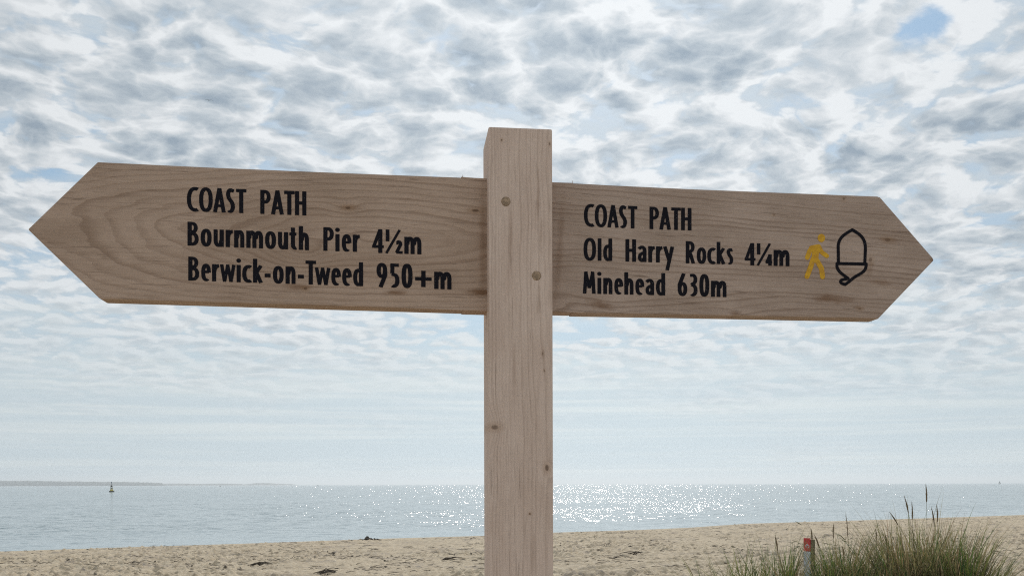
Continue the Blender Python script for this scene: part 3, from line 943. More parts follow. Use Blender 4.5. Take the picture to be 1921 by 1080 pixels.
# --- walking figure and acorn, drawn in zoomed photo pixels (4x, origin 1370,350)
def emblem(name, strokes, w0, mat, parent, thick=0.0005, box=(0, 0, 1, 1)):
    st = 2.2
    xs = np.arange(box[0], box[2], st)
    zs = np.arange(box[1], box[3], st)
    gx, gz = np.meshgrid(xs, zs)
    f = field_of(strokes, gx, gz, 1.0, w0, round_=True)
    loops = [thin(l, 0.5) for l in marching(f, xs[0], zs[0], st)]
    me = shape_mesh(name, [[[A(1370 + p[0] / 4, 350 + p[1] / 4) for p in l] for l in loops]], ARM_F, thick, lambda p: p)
    return link(name, me, mat, parent)


def bez(p0, p1, p2, p3, n=16):
    return [tuple((1 - t) ** 3 * a + 3 * (1 - t) ** 2 * t * b + 3 * (1 - t) * t * t * c_ + t ** 3 * e for a, b, c_, e in zip(p0, p1, p2, p3)) for t in [i / n for i in range(n + 1)]]


ym, nt = new_mat('yellow_paint')
co = nt.n('ShaderNodeTexCoord').outputs['Object']
yn = nt.noise(nt.v('MULTIPLY', co, (120, 120, 170)), 1, 4, 0.65)['Fac']
nt.put(nt.b.inputs['Base Color'], nt.mix(nt.rng(yn, 0.35, 0.68), (0.68, 0.385, 0.012), (0.52, 0.27, 0.016)))
nt.b.inputs['Roughness'].default_value = 0.55
nt.put(nt.b.inputs['Normal'], bump(nt, yn, 0.4, 0.0008))
emblem('walking_figure', [('dot', 683, 386, 31), ([(607, 466), (592, 490), (578, 532)], .9), ([(643, 462), (640, 490), (634, 545)], 1.3), ([(668, 456), (684, 492), (724, 520)], .82),
                          ([(620, 545), (604, 600), (575, 674)], .95), ([(645, 548), (668, 585), (684, 615), (692, 676)], .95), ([(608, 460), (662, 450)], .9)], 39, ym, right, box=(530, 320, 770, 720))
dome = [(811, 578)] + bez((810, 480), (800, 385), (850, 362), (915, 324)) + bez((915, 324), (972, 358), (1020, 385), (1013, 480)) + [(1009, 580)]
cup = bez((800, 590), (795, 630), (850, 665), (884, 688)) + [(872, 692), (835, 700)] + bez((835, 700), (818, 712), (828, 728), (862, 734)) + [(900, 705)] + bez((930, 680), (970, 655), (1020, 640), (1019, 590))
emblem('acorn_emblem', [(dome, 1), ([(800, 577), (1020, 581)], 1.02), (cup, 1)], 22.5, inkm, right, box=(770, 300, 1050, 760))

# --- splinters left by the saw
spm = simple_mat('splinter_wood', (0.42, 0.31, 0.24), 0.8, 0.2, 200)
for par, px, py, dx, dy, r_ in ((left, 867, 331.8, 1.2, -5, .0006), (right, 1075, 343, -1.5, -6, .0005), (right, 1640, 594, -5, 11, .0005), (right, 1632, 600, 3, 3, .0004)):
    a0, a1 = A(px, py), A(px + dx, py + dy)
    bm = bmesh.new()
    yy = ARM_F + 0.003
    am = ((a0[0] + a1[0]) / 2 + .0006, (a0[1] + a1[1]) / 2)
    ring = []
    for (q, rr_) in ((a0, r_ * 1.6), (am, r_), (a1, r_ * .3)):
        ring.append([bm.verts.new((q[0] + rr_ * math.cos(t), yy + rr_ * math.sin(t), q[1])) for t in (0, 2.1, 4.2)])
    for a, b in zip(ring, ring[1:]):
        for i in range(3): bm.faces.new((a[i], a[(i + 1) % 3], b[(i + 1) % 3], b[i]))
    bm.faces.new(ring[-1])
    link('splinter', bm_mesh('splinter', bm), spm, par)
# ------------------------------------------------------------------ things on the water
def lathe(bm, prof, N=16, cx=0, cy=0, cap=True):
    rings = []
    for r_, z_ in prof:
        rings.append([bm.verts.new((cx + r_ * math.cos(2 * math.pi * i / N), cy + r_ * math.sin(2 * math.pi * i / N), z_)) for i in range(N)])
    for a, b in zip(rings, rings[1:]):
        for i in range(N): bm.faces.new((a[i], a[(i + 1) % N], b[(i + 1) % N], b[i]))
    if cap:
        bm.faces.new(list(reversed(rings[0])))
        bm.faces.new(rings[-1])


def tube(bm, pts, rad, N=6):
    """tube through points; rad a number or list"""
    pts = [Vector(p) for p in pts]
    rings = []
    for i, p in enumerate(pts):
        t = (pts[min(i + 1, len(pts) - 1)] - pts[max(i - 1, 0)]).normalized()
        a = t.orthogonal().normalized()
        b = t.cross(a)
        if i: # keep frames aligned
            a = (pa - t * pa.dot(t)).normalized(); b = t.cross(a)
        pa = a
        r_ = rad[i] if isinstance(rad, (list, tuple)) else rad
        rings.append([bm.verts.new(p + (a * math.cos(2 * math.pi * k_ / N) + b * math.sin(2 * math.pi * k_ / N)) * r_) for k_ in range(N)])
    for a, b in zip(rings, rings[1:]):
        for i in range(N): bm.faces.new((a[i], a[(i + 1) % N], b[(i + 1) % N], b[i]))
    bm.faces.new(list(reversed(rings[0])))
    bm.faces.new(rings[-1])


def on_sea(px, py):
    r = ray(px, py)
    return r * (SEA / r.z)


yel = simple_mat('buoy_yellow', (0.50, 0.40, 0.05), 0.5, 0.25, 3)
blk = simple_mat('buoy_black', (0.03, 0.035, 0.03), 0.5, 0.3, 3)
gry = simple_mat('buoy_metal', (0.20, 0.22, 0.24), 0.5, 0.3, 4)
b0 = on_sea(209.5, 922)
bu = empty('navigation_buoy', b0, 'yellow and black navigation buoy with a tower and mast, far left on the water', 'buoy')
bm = bmesh.new(); lathe(bm, [(1.05, -.5), (1.32, -.2), (1.36, .35), (1.30, .55), (1.0, .62)], 24); link('float_hull', bm_mesh('float_hull', bm), blk, bu)
bm = bmesh.new(); lathe(bm, [(1.0, .62), (.80, .95), (.62, 1.35), (.5, 1.5)], 20); link('skirt', bm_mesh('skirt', bm), yel, bu)
for k_ in range(4):
    a = math.pi / 4 + k_ * math.pi / 2
    bm = bmesh.new(); tube(bm, [(.75 * math.cos(a), .75 * math.sin(a), .95), (.36 * math.cos(a), .36 * math.sin(a), 3.2)], .07)
    link('tower_leg', bm_mesh('tower_leg', bm), yel, bu)
bm = bmesh.new(); lathe(bm, [(.60, 1.7), (.55, 2.15)], 12, cap=False); lathe(bm, [(.62, 2.55), (.45, 3.3), (.36, 3.5)], 14); link('daymark', bm_mesh('daymark', bm), blk, bu)
bm = bmesh.new(); lathe(bm, [(.9, 3.78), (.9, 3.88)], 16); tube(bm, [(0, 0, 3.4), (0, 0, 3.8)], .12); link('platform', bm_mesh('platform', bm), gry, bu)
bm = bmesh.new(); tube(bm, [(0, 0, 3.85), (0, 0, 5.0)], .13, 8); lathe(bm, [(.26, 5.0), (.28, 5.3), (.16, 5.5)], 10); link('lantern_mast', bm_mesh('lantern_mast', bm), gry, bu)
bu.rotation_euler = (R(1.2), R(-1.5), R(20))

hull_d = simple_mat('dark_hull_paint', (0.035, 0.045, 0.05), 0.4, 0.2, 2)
hull_w = simple_mat('white_hull_paint', (0.7, 0.72, 0.72), 0.35, 0.05, 2)
sail_d = simple_mat('dark_sailcloth', (0.10, 0.15, 0.16), 0.8, 0.15, 1)
sail_w = simple_mat('white_sailcloth', (0.75, 0.76, 0.74), 0.8, 0.08, 1)


def hull_mesh(L_, B_, H_):
    bm = bmesh.new()
    rings = []
    for k_ in range(9):
        t = k_ / 8
        w = B_ / 2 * (math.sin(math.pi * min(t * .62 + .12, 1)) ** .7) * (1 if t < 1 else .05)
        if t > .7: w *= max(.05, 1 - ((t - .7) / .3) ** 1.8)
        sh = H_ * (1 + .35 * t * t)
        X_ = (t - .5) * L_
        rings.append([bm.verts.new(p) for p in ((X_, 0, -.4), (X_, -w * .75, -.1), (X_ + .03 * L_ * t, -w, sh), (X_ + .03 * L_ * t, w, sh), (X_, w * .75, -.1))])
    for a, b in zip(rings, rings[1:]):
        for i in range(5): bm.faces.new((a[i], a[(i + 1) % 5], b[(i + 1) % 5], b[i]))
    bm.faces.new(rings[0]); bm.faces.new(rings[-1])
    return bm_mesh('hull', bm)


def slab(bm, pts, th):
    f = [bm.verts.new((x_, -th, z_)) for x_, z_ in pts]
    b = [bm.verts.new((x_, th, z_)) for x_, z_ in pts]
    bm.faces.new(f); bm.faces.new(b[::-1])
    for i in range(len(pts)): bm.faces.new((f[i], b[i], b[(i + 1) % len(pts)], f[(i + 1) % len(pts)]))


def motor_boat(px, py, L_, hm_, label, rz=0.0, cabin=True):
    e = empty('motor_boat', on_sea(px, py), label, 'boat', rz=rz)
    link('hull', hull_mesh(L_, L_ * .32, L_ * .10), hm_, e)
    bm = bmesh.new()
    slab(bm, [(-.28 * L_, .09 * L_), (.10 * L_, .09 * L_), (.03 * L_, .22 * L_), (-.22 * L_, .22 * L_)], L_ * .11)
    link('cabin', bm_mesh('cabin', bm), hm_, e)
    bm = bmesh.new(); tube(bm, [(-.1 * L_, 0, .22 * L_), (-.1 * L_, 0, .36 * L_)], L_ * .012); link('mast', bm_mesh('mast', bm), gry, e)
    return e


def sail_boat(px, py, L_, hm_, sm_, label, rz=0.0):
    e = empty('sailing_boat', on_sea(px, py), label, 'boat', rz=rz)
    link('hull', hull_mesh(L_, L_ * .3, L_ * .13), hm_, e)
    bm = bmesh.new(); tube(bm, [(.05 * L_, 0, 0), (.05 * L_, 0, 1.22 * L_)], L_ * .012); link('mast', bm_mesh('mast', bm), gry, e)
    bm = bmesh.new(); slab(bm, [(-.45 * L_, .26 * L_), (.035 * L_, .26 * L_), (.035 * L_, 1.2 * L_), (-.14 * L_, .75 * L_)], .02); link('mainsail', bm_mesh('mainsail', bm), sm_, e)
    bm = bmesh.new(); slab(bm, [(.08 * L_, .24 * L_), (.52 * L_, .24 * L_), (.07 * L_, 1.05 * L_)], .02); link('jib', bm_mesh('jib', bm), sm_, e)
    return e


motor_boat(596, 910.8, 8.0, hull_d, 'small dark motor boat near the horizon, left of the post', R(8))
motor_boat(766, 909.0, 15.0, hull_w, 'pale motor boat on the horizon between the dark motor boat and the post', R(-15))
sail_boat(1875, 907.1, 9.0, hull_d, sail_d, 'dark-sailed boat near the horizon at the far right', R(12))
sail_boat(1255.5, 907.6, 9.5, hull_w, sail_w, 'tiny pale sailing boat on the horizon right of the post', R(-10))
b1 = on_sea(413, 912.4)
m1 = empty('mooring_buoy', b1, 'small dark round buoy on the water between the yellow buoy and the low headland', 'buoy')
bm = bmesh.new(); lathe(bm, [(.3, -.6), (1.0, -.3), (1.25, .3), (1.1, .9), (.6, 1.3), (.12, 1.45)], 16); link('float', bm_mesh('float', bm), blk, m1)
bm = bmesh.new(); tube(bm, [(0, 0, 1.4), (0, 0, 1.9)], .12); link('mooring_eye', bm_mesh('mooring_eye', bm), blk, m1)


# a gull gliding under the cloud, left of the post
gp = at(392, 189, 150)
gw = simple_mat('gull_plumage', (0.42, 0.43, 0.44), 0.8, 0.15, 8)
gu = empty('gull', gp, 'tiny gull gliding high in the sky above the left arm', 'bird', rz=R(25))
bm = bmesh.new()
tube(bm, [(0, -.27, 0), (0, -.22, .015), (0, -.12, .02), (0, .05, .02), (0, .18, .01), (0, .30, .01)], [.008, .035, .055, .06, .035, .01], 8)
link('body', bm_mesh('body', bm, True), gw, gu)
for sg in (-1, 1):
    bm = bmesh.new()
    rows = []
    for (wx_, wy_, wz_, ch) in ((.03, 0, .03, .16), (.22, -.06, .11, .15), (.42, -.02, .12, .11), (.60, .08, .07, .05), (.66, .12, .05, .012)):
        rows.append([bm.verts.new((sg * wx_, wy_ - ch / 2, wz_)), bm.verts.new((sg * wx_, wy_, wz_ + .012)), bm.verts.new((sg * wx_, wy_ + ch / 2, wz_ - .002)), bm.verts.new((sg * wx_, wy_, wz_ - .006))])
    for a, b in zip(rows, rows[1:]):
        for i in range(4): bm.faces.new((a[i], a[(i + 1) % 4], b[(i + 1) % 4], b[i]))
    bm.faces.new(rows[0]); bm.faces.new(rows[-1])
    link('wing', bm_mesh('wing', bm), gw, gu)

# ------------------------------------------------------------------ weed cast up on the sand
wdm = simple_mat('dry_seaweed', (0.085, 0.070, 0.055), 0.95, 0.5, 12, b=0.6, bd=0.02)


def gz(x_, y_): return float(ground_h(np.array([[x_]]), np.array([[y_]]))[0, 0])


def on_sand(px, py):
    """first point of the beach under a photo pixel"""
    r = ray(px, py)
    Ys = np.linspace(24, 140, 2400)
    z_ = ground_h(r.x * Ys, Ys)
    i = int(np.argmax(z_ > r.z * Ys))
    return Vector((r.x * Ys[i], Ys[i], z_[i]))


def clump(bm, x_, y_, z_, lx, ly, hz_, rz, k_=5, seg=8):
    """irregular low heap"""
    ca_, sa_ = math.cos(rz), math.sin(rz)
    rings = []
    for j in range(k_):
        t = j / (k_ - 1)
        rr_ = (1 - t ** 1.6) if j else 1
        ring = []
        for i in range(seg):
            a = 2 * math.pi * i / seg
            q = rr_ * random.uniform(.65, 1.25)
            X_, Y_ = lx * q * math.cos(a), ly * q * math.sin(a)
            ring.append(bm.verts.new((x_ + X_ * ca_ - Y_ * sa_, y_ + X_ * sa_ + Y_ * ca_, z_ - .03 + hz_ * t * random.uniform(.6, 1.2))))
        rings.append(ring)
    for a, b in zip(rings, rings[1:]):
        for i in range(seg): bm.faces.new((a[i], a[(i + 1) % seg], b[(i + 1) % seg], b[i]))
    bm.faces.new(rings[-1])


for px, py, w_px, h_px, lab in ((690, 1011.5, 27, 6.5, 'long dark heap of seaweed at the water\'s edge left of the post'),
                               (1190, 1039, 13, 4.5, 'small brown heap of seaweed on the open sand right of the post'),
                               (843, 1050, 13, 2.6, 'dark strand of weed on the sand just left of the post'),
                               (490, 1060, 9, 2.4, 'ragged weed heap low on the sand, nearest the bottom left of the beach'),
                               (613, 1076, 6, 2.0, 'weed scrap at the bottom edge of the view left of the post')):
    p = on_sand(px, py)
    s = p.y / F
    e = empty('seaweed_heap', p, lab, 'seaweed')
    bm = bmesh.new()
    n = 9 if w_px < 20 else 26
    for i in range(n):
        t = (i / (n - 1) - .5) * 2
        wx = t * w_px * s * .9
        yy = random.uniform(-.15, .15)
        clump(bm, wx, yy, gz(p.x + wx, p.y + yy) - p.z, w_px * s * random.uniform(.14, .30), .16, h_px * s * (1.0 - .55 * abs(t - .1)) * random.uniform(.6, 1.15), random.uniform(-.4, .4))
    link('weed_mass', bm_mesh('weed_mass', bm), wdm, e)
    for q in range(7):
        wx = random.uniform(-1, 1) * w_px * s
        a = random.uniform(-.6, .6)
        L_ = random.uniform(.25, .7)
        z0 = gz(p.x + wx, p.y) - p.z
        bm = bmesh.new()
        tube(bm, [(wx - L_ / 2, -.12, z0 + .01), (wx, -.1 + a * .2, z0 + random.uniform(.05, .14)), (wx + L_ / 2, a * .3, z0 + random.uniform(.02, .1))], [.012, .02, .008], 5)
        link('weed_strand', bm_mesh('weed_strand', bm), wdm, e)

# the uncountable scraps of the strand lines
bm = bmesh.new()
cnt = 0
while cnt < 3800:
    Y_ = 26 * (110 / 26) ** random.random()
    X_ = random.uniform(-.56, .56) * Y_
    yw = float(np.interp(X_, WX, WY))
    s_ = yw - Y_
    if s_ < .5: continue
    t = s_ / max(yw - 26, 8)
    dens_ = .10 + .9 * math.exp(-((t - .12) / .07) ** 2) + .8 * math.exp(-((t - .62) / .2) ** 2)
    cl = float(fbm(np.array([X_ * .35]), np.array([Y_ * .25]), 3)[0])
    if random.random() > dens_ * max(0, cl + .35) * 1.6: continue
    z_ = gz(X_, Y_)
    if random.random() < .55:
        clump(bm, X_, Y_, z_ + .01, random.uniform(.03, .16), random.uniform(.03, .08), random.uniform(.01, .045), random.uniform(-.5, .5), 3, 5)
    else:
        L_ = random.uniform(.08, .45); a = random.uniform(-.7, .7)
        tube(bm, [(X_ - L_ / 2 * math.cos(a), Y_ - L_ / 2 * math.sin(a), z_ + .01), (X_ + random.uniform(-.03, .03), Y_, z_ + random.uniform(.02, .06)), (X_ + L_ / 2 * math.cos(a), Y_ + L_ / 2 * math.sin(a), z_ + .015)], [.007, .012, .005], 3)
    cnt += 1
o = link('strandline_debris', bm_mesh('strandline_debris', bm), wdm, kind='stuff')
o['label'] = 'scattered dark scraps of weed and twigs over the sand'
o['category'] = 'seaweed'

# ------------------------------------------------------------------ marker post in the grass
MP = at(1519, 1009, 9.3)
base_z = gz(MP.x, MP.y + .1)
mk = empty('marker_post', (MP.x, MP.y, base_z), 'short wooden post with a red and white marker plate standing in the dune grass', 'marker post', rz=R(-52))
mw = simple_mat('weathered_post_wood', (0.20, 0.165, 0.10), 0.9, 0.35, 30, b=0.7, bd=0.004)
ht = MP.z - base_z
bm = bmesh.new()
bmesh.ops.create_cube(bm, size=1)
for v in bm.verts: v.co = Vector((v.co.x * .076, v.co.y * .076, (v.co.z + .5) * (ht - .01 + .3) - .3))
bmesh.ops.bevel(bm, geom=[e for e in bm.edges], offset=.006, segments=2, affect='EDGES')
link('post', bm_mesh('post', bm), mw, mk)
mred, nt = new_mat('red_marker')
co = nt.n('ShaderNodeTexCoord').outputs['Object']
q = nt.noise(co, 40, 4, .6)['Fac']
nt.put(nt.b.inputs['Base Color'], nt.mix(nt.rng(q, .3, .7), (.50, .028, .035), (.62, .06, .07)))
nt.b.inputs['Roughness'].default_value = .45
mwh = simple_mat('scuffed_white_marker', (0.50, 0.53, 0.58), 0.5, 0.25, 35)


def plate(name, x0, x1, z0, z1, y0, y1, mat, parent):
    bm = bmesh.new()
    bmesh.ops.create_cube(bm, size=1)
    for v in bm.verts: v.co = Vector(((x0 + x1) / 2 + v.co.x * (x1 - x0), (y0 + y1) / 2 + v.co.y * (y1 - y0), (z0 + z1) / 2 + v.co.z * (z1 - z0)))
    bmesh.ops.bevel(bm, geom=[e for e in bm.edges], offset=min(.0015, abs(y1 - y0) * .3), segments=2, affect='EDGES')
    return link(name, bm_mesh(name, bm), mat, parent)


fy = -.038
plate('white_panel', -.039, .037, -.1, ht - .125, fy - .006, fy - .0005, mwh, mk)
rp_ = plate('red_band', -.039, .037, ht - .123, ht + .004, fy - .007, fy - .0005, mred, mk)
bm = bmesh.new()
for poly in ([(-.024, .050), (.004, .078), (.030, .048), (.014, .052), (.002, .060), (-.010, .050)], [(-.020, .040), (-.006, .052), (.000, .042)], [(.006, .036), (.020, .046), (.026, .034)]):
    slab_pts = [(x_, ht - .125 + z_) for x_, z_ in poly]
    f = [bm.verts.new((x_, fy - .0082, z_)) for x_, z_ in slab_pts]
    b = [bm.verts.new((x_, fy - .0068, z_)) for x_, z_ in slab_pts]
    bm.faces.new(f)
    for i in range(len(f)): bm.faces.new((f[i], b[i], b[(i + 1) % len(f)], f[(i + 1) % len(f)]))
link('white_mark', bm_mesh('white_mark', bm), mwh, rp_)


# ------------------------------------------------------------------ marram grass
gm, nt = new_mat('marram_blades')
at_ = nt.n('ShaderNodeAttribute', attribute_name='tint')
co = nt.n('ShaderNodeTexCoord').outputs['Object']
q = nt.noise(nt.v('MULTIPLY', co, (60, 60, 8)), 1, 3, .6)['Fac']
c = nt.mix(q, at_.outputs['Color'], (.5, .5, .5), 'OVERLAY')
c = at_.outputs['Color']
nt.put(nt.b.inputs['Base Color'], c)
nt.b.inputs['Roughness'].default_value = .5
tr = nt.n('ShaderNodeBsdfTranslucent')
nt.put(tr.inputs['Color'], c)
mx = nt.n('ShaderNodeMixShader')
mx.inputs[0].default_value = .5
nt.t.links.new(nt.b.outputs[0], mx.inputs[1])
nt.t.links.new(tr.outputs[0], mx.inputs[2])
nt.t.links.new(mx.outputs[0], nt.out.inputs[0])


def blades(name, parent, spec):
    """spec: list of (root xyz (relative), length, azimuth of lean, lean0, bend, width, colour0, colour1)"""
    n = len(spec)
    K = 8
    t = np.linspace(0, 1, K)
    V = np.zeros((n, K, 2, 3)); Cc = np.zeros((n, K, 2, 4), np.float32); Cc[..., 3] = 1
    for i, (root, L_, az, l0, bend, w, c0, c1) in enumerate(spec):
        ang = l0 + bend * t ** 1.7
        dr = np.concatenate([[0], np.cumsum(np.sin(ang[:-1]) * L_ / (K - 1))])
        dz = np.concatenate([[0], np.cumsum(np.cos(ang[:-1]) * L_ / (K - 1))])
        px_, py_ = root[0] + dr * math.cos(az), root[1] + dr * math.sin(az)
        pz_ = root[2] + dz
        tw = az + math.pi / 2 + random.uniform(-1.1, 1.1) + t * random.uniform(-.8, .8)
        ww = w * .5 * np.clip((1 - t ** 2.4), .04, 1) * (0.7 + .3 * np.minimum(t * 5, 1))
        for sgn, q_ in ((-1, 0), (1, 1)):
            V[i, :, q_, 0] = px_ + sgn * ww * np.cos(tw)
            V[i, :, q_, 1] = py_ + sgn * ww * np.sin(tw)
            V[i, :, q_, 2] = pz_
        col_ = np.outer(1 - t, c0) + np.outer(t, c1)
        Cc[i, :, :, :3] = col_[:, None, :]
    base_ = (np.arange(n) * K * 2)[:, None]
    kk = (np.arange(K - 1) * 2)[None, :]
    a = base_ + kk
    q_ = np.stack([a, a + 1, a + 3, a + 2], -1).reshape(-1, 4)
    me = bpy.data.meshes.new(name)
    me.vertices.add(n * K * 2)
    me.vertices.foreach_set('co', V.reshape(-1).astype(np.float32))
    me.loops.add(q_.size)
    me.loops.foreach_set('vertex_index', q_.reshape(-1).astype(np.int32))
    me.polygons.add(len(q_))
    me.polygons.foreach_set('loop_start', (np.arange(len(q_)) * 4).astype(np.int32))
    me.polygons.foreach_set('loop_total', np.full(len(q_), 4, np.int32))
    me.polygons.foreach_set('use_smooth', np.ones(len(q_), bool))
    me.update(calc_edges=True)
    ca_ = me.color_attributes.new('tint', 'FLOAT_COLOR', 'POINT')
    ca_.data.foreach_set('color', Cc.reshape(-1))
    return link(name, me, gm, parent, kind='stuff')


GREEN = [(.06, .11, .024), (.10, .15, .035), (.04, .075, .026), (.13, .18, .055), (.16, .18, .05), (.065, .11, .045)]
STRAW = [(.30, .23, .12), (.22, .17, .085), (.34, .29, .16), (.18, .14, .07), (.22, .20, .09)]
DEEP = [(.07, .055, .03), (.10, .07, .04), (.05, .045, .025)]


def pick(p_straw, p_deep=0.0):
    r_ = random.random()
    if r_ < p_straw:
        a = random.choice(STRAW); return a, tuple(q * random.uniform(.9, 1.25) for q in a)
    if r_ < p_straw + p_deep:
        a = random.choice(DEEP); return a, random.choice(STRAW)
    a = random.choice(GREEN)
    return tuple(q * .9 for q in a), (tuple(q * 1.15 for q in a) if random.random() < .7 else random.choice(STRAW))


def tussock(name, label, centre, cores, group=None):
    """cores: (px, depth, radius, n, mean length, straw share, spread, wind)"""
    cxy = (at(centre, 907, 8.8).x, 8.8)
    cz_w = gz(*cxy)
    e = empty(name, (cxy[0], cxy[1], cz_w), label, 'dune grass', group)
    spec = []
    for px, Y_, rad, n, L0, straw, spread, wind in cores:
        X_ = (px - PX) / F * Y_
        for i in range(n):
            rr_, a = rad * math.sqrt(random.random()), random.uniform(0, 2 * math.pi)
            x_, y_ = X_ + rr_ * math.cos(a), Y_ + rr_ * math.sin(a)
            out = rr_ / rad
            L_ = L0 * random.uniform(.38, 1.0) * (1 - .16 * out) * (1.18 if random.random() < .06 else 1)
            if 1494 < PX + x_ / y_ * F < 1538: L_ *= .62
            vx, vy = math.cos(a) * out * spread + wind + random.gauss(0, .24), math.sin(a) * out * spread + random.gauss(0, .2)
            l0 = min(math.hypot(vx, vy), 1.1)
            c0, c1 = pick(straw, .05 if straw < .25 else .22)
            spec.append(((x_ - cxy[0], y_ - cxy[1], gz_fast(x_, y_) - cz_w - .02), L_, math.atan2(vy, vx), l0 * .55, abs(random.gauss(.30, .32)) + l0 * .5,
                         random.uniform(.0055, .0135), c0, c1))
    blades('grass_blades', e, spec)
    return e


_tx = np.linspace(-1, 8, 181); _ty = np.linspace(5, 14, 181)
_gg = ground_h(*np.meshgrid(_tx, _ty, indexing='ij'))


def gz_fast(x_, y_):
    i = int(np.clip(round((x_ + 1) / .05), 0, 180)); j = int(np.clip(round((y_ - 5) / .05), 0, 180))
    return float(_gg[i, j])


big_t = tussock('marram_tussock', 'largest clump of dune grass, tall and brown-hearted, right of the marker post', 1720,
                [(1650, 8.5, .17, 400, 1.05, .4, .55, -.10), (1700, 8.7, .22, 760, 1.18, .46, .5, -.08), (1735, 8.9, .20, 620, 1.2, .46, .5, .0), (1780, 8.6, .22, 640, 1.1, .34, .5, .05),
                 (1812, 8.4, .18, 460, 1.04, .2, .55, .10), (1858, 8.6, .08, 110, .85, .22, .6, .12), (1610, 8.6, .16, 330, .95, .25, .6, -.05), (1710, 8.0, .25, 500, .58, .5, .5, 0), (1800, 8.0, .2, 400, .55, .3, .5, 0)])
low_t = tussock('marram_tussock', 'low green fringe of dune grass around and left of the marker post', 1480,
                [(1350, 8.7, .16, 130, .86, .12, .6, -.10), (1400, 8.5, .18, 230, .88, .15, .6, -.08), (1450, 8.6, .18, 280, .86, .15, .6, -.05), (1500, 8.5, .16, 270, .82, .15, .55, .0),
                 (1545, 8.6, .16, 420, .86, .15, .55, .0), (1585, 8.8, .15, 380, .92, .2, .6, .0), (1570, 8.1, .22, 400, .56, .15, .6, 0), (1480, 8.0, .3, 400, .55, .15, .6, 0)])
edge_t = tussock('marram_tussock', 'sparse tuft of dune grass cut by the right edge of the view', 1925,
                 [(1925, 8.4, .07, 26, .80, .35, .7, -.06), (1975, 8.4, .12, 50, .78, .35, .6, .0), (2030, 8.6, .2, 90, .85, .4, .6, .0)])
# a few long single blades standing clear of the low fringe
spec = []
for (x0, y0, x1, y1, c_) in ((1352, 1100, 1322, 1046, 0), (1400, 1092, 1350, 1030, 0), (1388, 1092, 1372, 1034, 0), (1402, 1092, 1414, 1042, 0), (1512, 1076, 1458, 1022, 0), (1462, 1092, 1461, 1028, 1),
                        (1502, 1080, 1494, 1003, 1), (1700, 1080, 1668, 1010, 0), (1856, 1082, 1838, 1020, 0), (1870, 1082, 1858, 1028, 1), (1895, 1082, 1900, 1042, 1), (1905, 1075, 1919, 1046, 1), (1915, 1078, 1896, 1020, 1)):
    Y_ = random.uniform(8.3, 8.7)
    dx, dy = x1 - x0, y0 - y1
    gp_y = 907 + 1.25 / Y_ * F
    sc = (gp_y - y1) / dy
    rx = x1 - dx * sc * .75
    a, b = at(rx, 907, Y_), at(x1, y1, Y_)
    z0 = gz_fast(a.x, Y_)
    ln = math.hypot(b.x - a.x, b.z - z0)
    lean = math.atan2(b.x - a.x, b.z - z0)
    o_ = low_t.location
    cc = random.choice(GREEN) if c_ == 0 else random.choice(STRAW)
    spec.append(((a.x - o_.x, a.y - o_.y, z0 - o_.z), ln * 1.01, 0.0 if lean > 0 else math.pi, abs(lean) * .8, abs(lean) * .45, .008, cc, cc))
blades('long_blades', low_t, spec)['kind'] = 'stuff'

# flowering stems: (tip, foot of the spike, where the stem passes, tussock, spike radius)
hm2 = simple_mat('seed_head_husk', (0.17, 0.125, 0.07), 0.9, 0.4, 220, b=0.8, bd=0.002)
stm = simple_mat('flower_stem_green', (0.14, 0.14, 0.06), 0.7, 0.25, 60)
stems = [((1736.5, 906), (1738.2, 941), (1739, 1009), big_t, .0085), ((1696, 928.5), (1704.2, 962), (1713, 1002), big_t, .0085), ((1710.2, 939), (1711.3, 974), (1714, 1010), big_t, .0075),
         ((1746.7, 948.5), (1752.8, 984), (1757, 1020), big_t, .0075), ((1756.8, 944.7), (1758.8, 978), (1759, 1020), big_t, .0075), ((1667.6, 958), (1684.8, 984), (1702, 1012), big_t, .0075),
         ((1586, 958.5), (1590.5, 1006), (1596.5, 1060), low_t, .0045), ((1564.2, 980), (1563.5, 1009), (1561, 1050), low_t, .0065), ((1521, 989), (1523.2, 1013), (1527, 1050), low_t, .0078),
         ((1527, 1001), (1536.8, 1026), (1541, 1060), low_t, .0085), ((1453.6, 1002), (1458.5, 1032), (1461, 1062), low_t, .0085), ((1642.7, 991), (1643.8, 1011), (1645, 1040), big_t, .0065),
         ((1661, 1003), (1662.2, 1020), (1664, 1050), big_t, .006), ((1580.6, 1024), (1582, 1040), (1584, 1060), low_t, .006)]
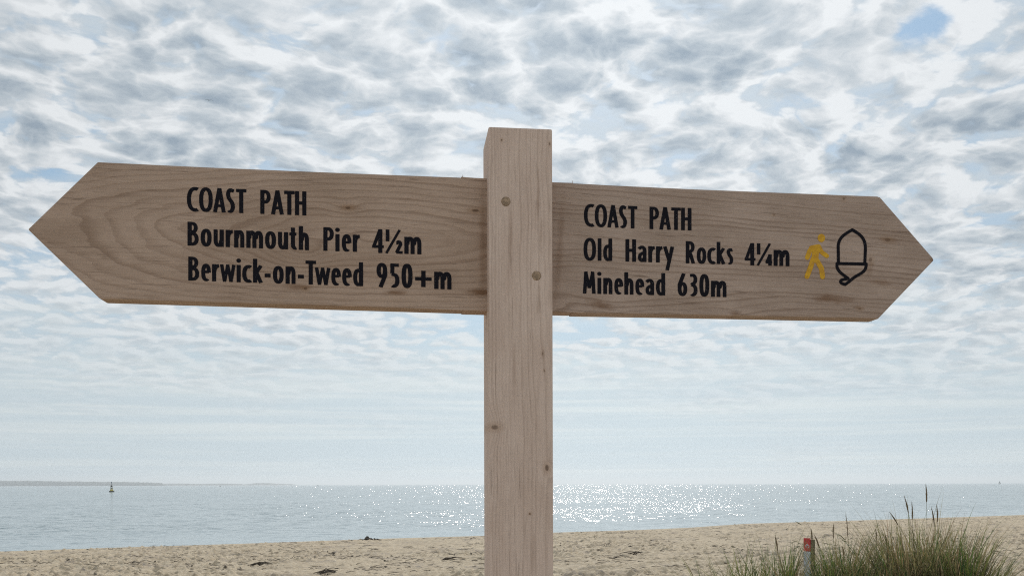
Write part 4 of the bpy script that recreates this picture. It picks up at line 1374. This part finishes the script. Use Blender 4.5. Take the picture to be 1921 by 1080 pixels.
for (tp, ft, th_, par, rad) in stems:
    Y_ = random.uniform(8.35, 8.6) if par is low_t else random.uniform(8.5, 8.8)
    T_, Fo, Th = at(*tp, Y_), at(*ft, Y_), at(*th_, Y_)
    dirx = (Th.x - Fo.x) / max(Fo.z - Th.z, 1e-4)
    rx = Th.x + dirx * .6 * (Th.z + 1.25)
    root = Vector((rx, Y_ + .02, gz_fast(rx, Y_)))
    o_ = par.location
    bm = bmesh.new()
    tube(bm, [root - o_, (root * .55 + Th * .45) + Vector((dirx * .02, 0, 0)) - o_, Th - o_, Fo - o_], [.0026, .0022, .0018, .0016], 5)
    st_o = link('flower_stem', bm_mesh('flower_stem', bm, True), stm, par)
    bm = bmesh.new()
    n = 11
    pts, rads = [], []
    for i in range(n):
        t = i / (n - 1)
        pts.append(Fo.lerp(T_, t) + Vector((math.sin(t * 3.1) * .004 * (1 if tp[0] < ft[0] else -1), 0, 0)) - o_)
        rads.append(rad * .78 * (math.sin(math.pi * (t * .80 + .17)) ** 1.0) * (1.15 - .35 * t) * random.uniform(.82, 1.12) * (.95 if t < .9 else .5) + .0004)
    tube(bm, pts, rads, 7)
    # ragged bristles
    for i in range(46):
        t = random.uniform(.03, .93)
        p = Fo.lerp(T_, t) - o_
        a = random.uniform(0, 6.283)
        r_ = rad * math.sin(math.pi * (t * .86 + .10)) ** .75
        q0 = p + Vector((math.cos(a) * r_ * .7, math.sin(a) * r_ * .7, 0))
        q1 = q0 + (T_ - Fo).normalized() * .015 + Vector((math.cos(a), math.sin(a), 0)) * .0035
        v = [bm.verts.new(q0 + Vector((0, 0, -.001))), bm.verts.new(q0 + Vector((-math.sin(a) * .0018, math.cos(a) * .0018, 0))), bm.verts.new(q1)]
        bm.faces.new(v)
    me_ = bpy.data.meshes.new('seed_head'); bm.to_mesh(me_); bm.free()
    link('seed_head', me_, hm2, st_o)
# two nodding, bent tips beside the tall thin spike and left of the marker
for (pts, par) in (([(1570, 1001.5), (1577, 1004), (1583, 1010), (1587, 1011.5)], low_t), ([(1579, 1012.5), (1585, 1014), (1590, 1016.5)], low_t), ([(1492, 977), (1498, 980.5), (1504, 984)], low_t),
                   ([(1484, 1018), (1490, 1015), (1495.5, 1015)], low_t), ([(1487, 1033), (1492, 1027), (1500, 1025)], low_t)):
    o_ = par.location
    bm = bmesh.new()
    P3 = [at(a, b, 8.45) - o_ for a, b in pts]
    tube(bm, P3, [.0015] + [.0042] * (len(P3) - 2) + [.002], 5)
    link('withered_leaf_tip', bm_mesh('withered_leaf_tip', bm), stm, par)

# ------------------------------------------------------------------ sea air
HZ = 36000.0
bm = bmesh.new()
bmesh.ops.create_cube(bm, size=1.0)
for v in bm.verts: v.co = Vector((v.co.x * 2 * HZ, v.co.y * 2 * HZ, -11.0 + (v.co.z + .5) * 80.0))
hzm = bpy.data.materials.new('sea_haze')
hzm.use_nodes = True
t_ = hzm.node_tree
t_.nodes.clear()
pv = t_.nodes.new('ShaderNodeVolumePrincipled')
pv.inputs['Color'].default_value = (0.88, 0.945, 1.0, 1)
pv.inputs['Density'].default_value = 1.5e-4
pv.inputs['Anisotropy'].default_value = 0.45
ou = t_.nodes.new('ShaderNodeOutputMaterial')
t_.links.new(pv.outputs[0], ou.inputs['Volume'])
hz_o = link('haze', bm_mesh('haze', bm), hzm, kind='stuff')
S.cycles.filter_width = 1.15
S.cycles.use_denoising = False
S.cycles.volume_bounces = 0
S.cycles.max_bounces = 6
S.cycles.use_adaptive_sampling = False
S.cycles.adaptive_threshold = 0.008
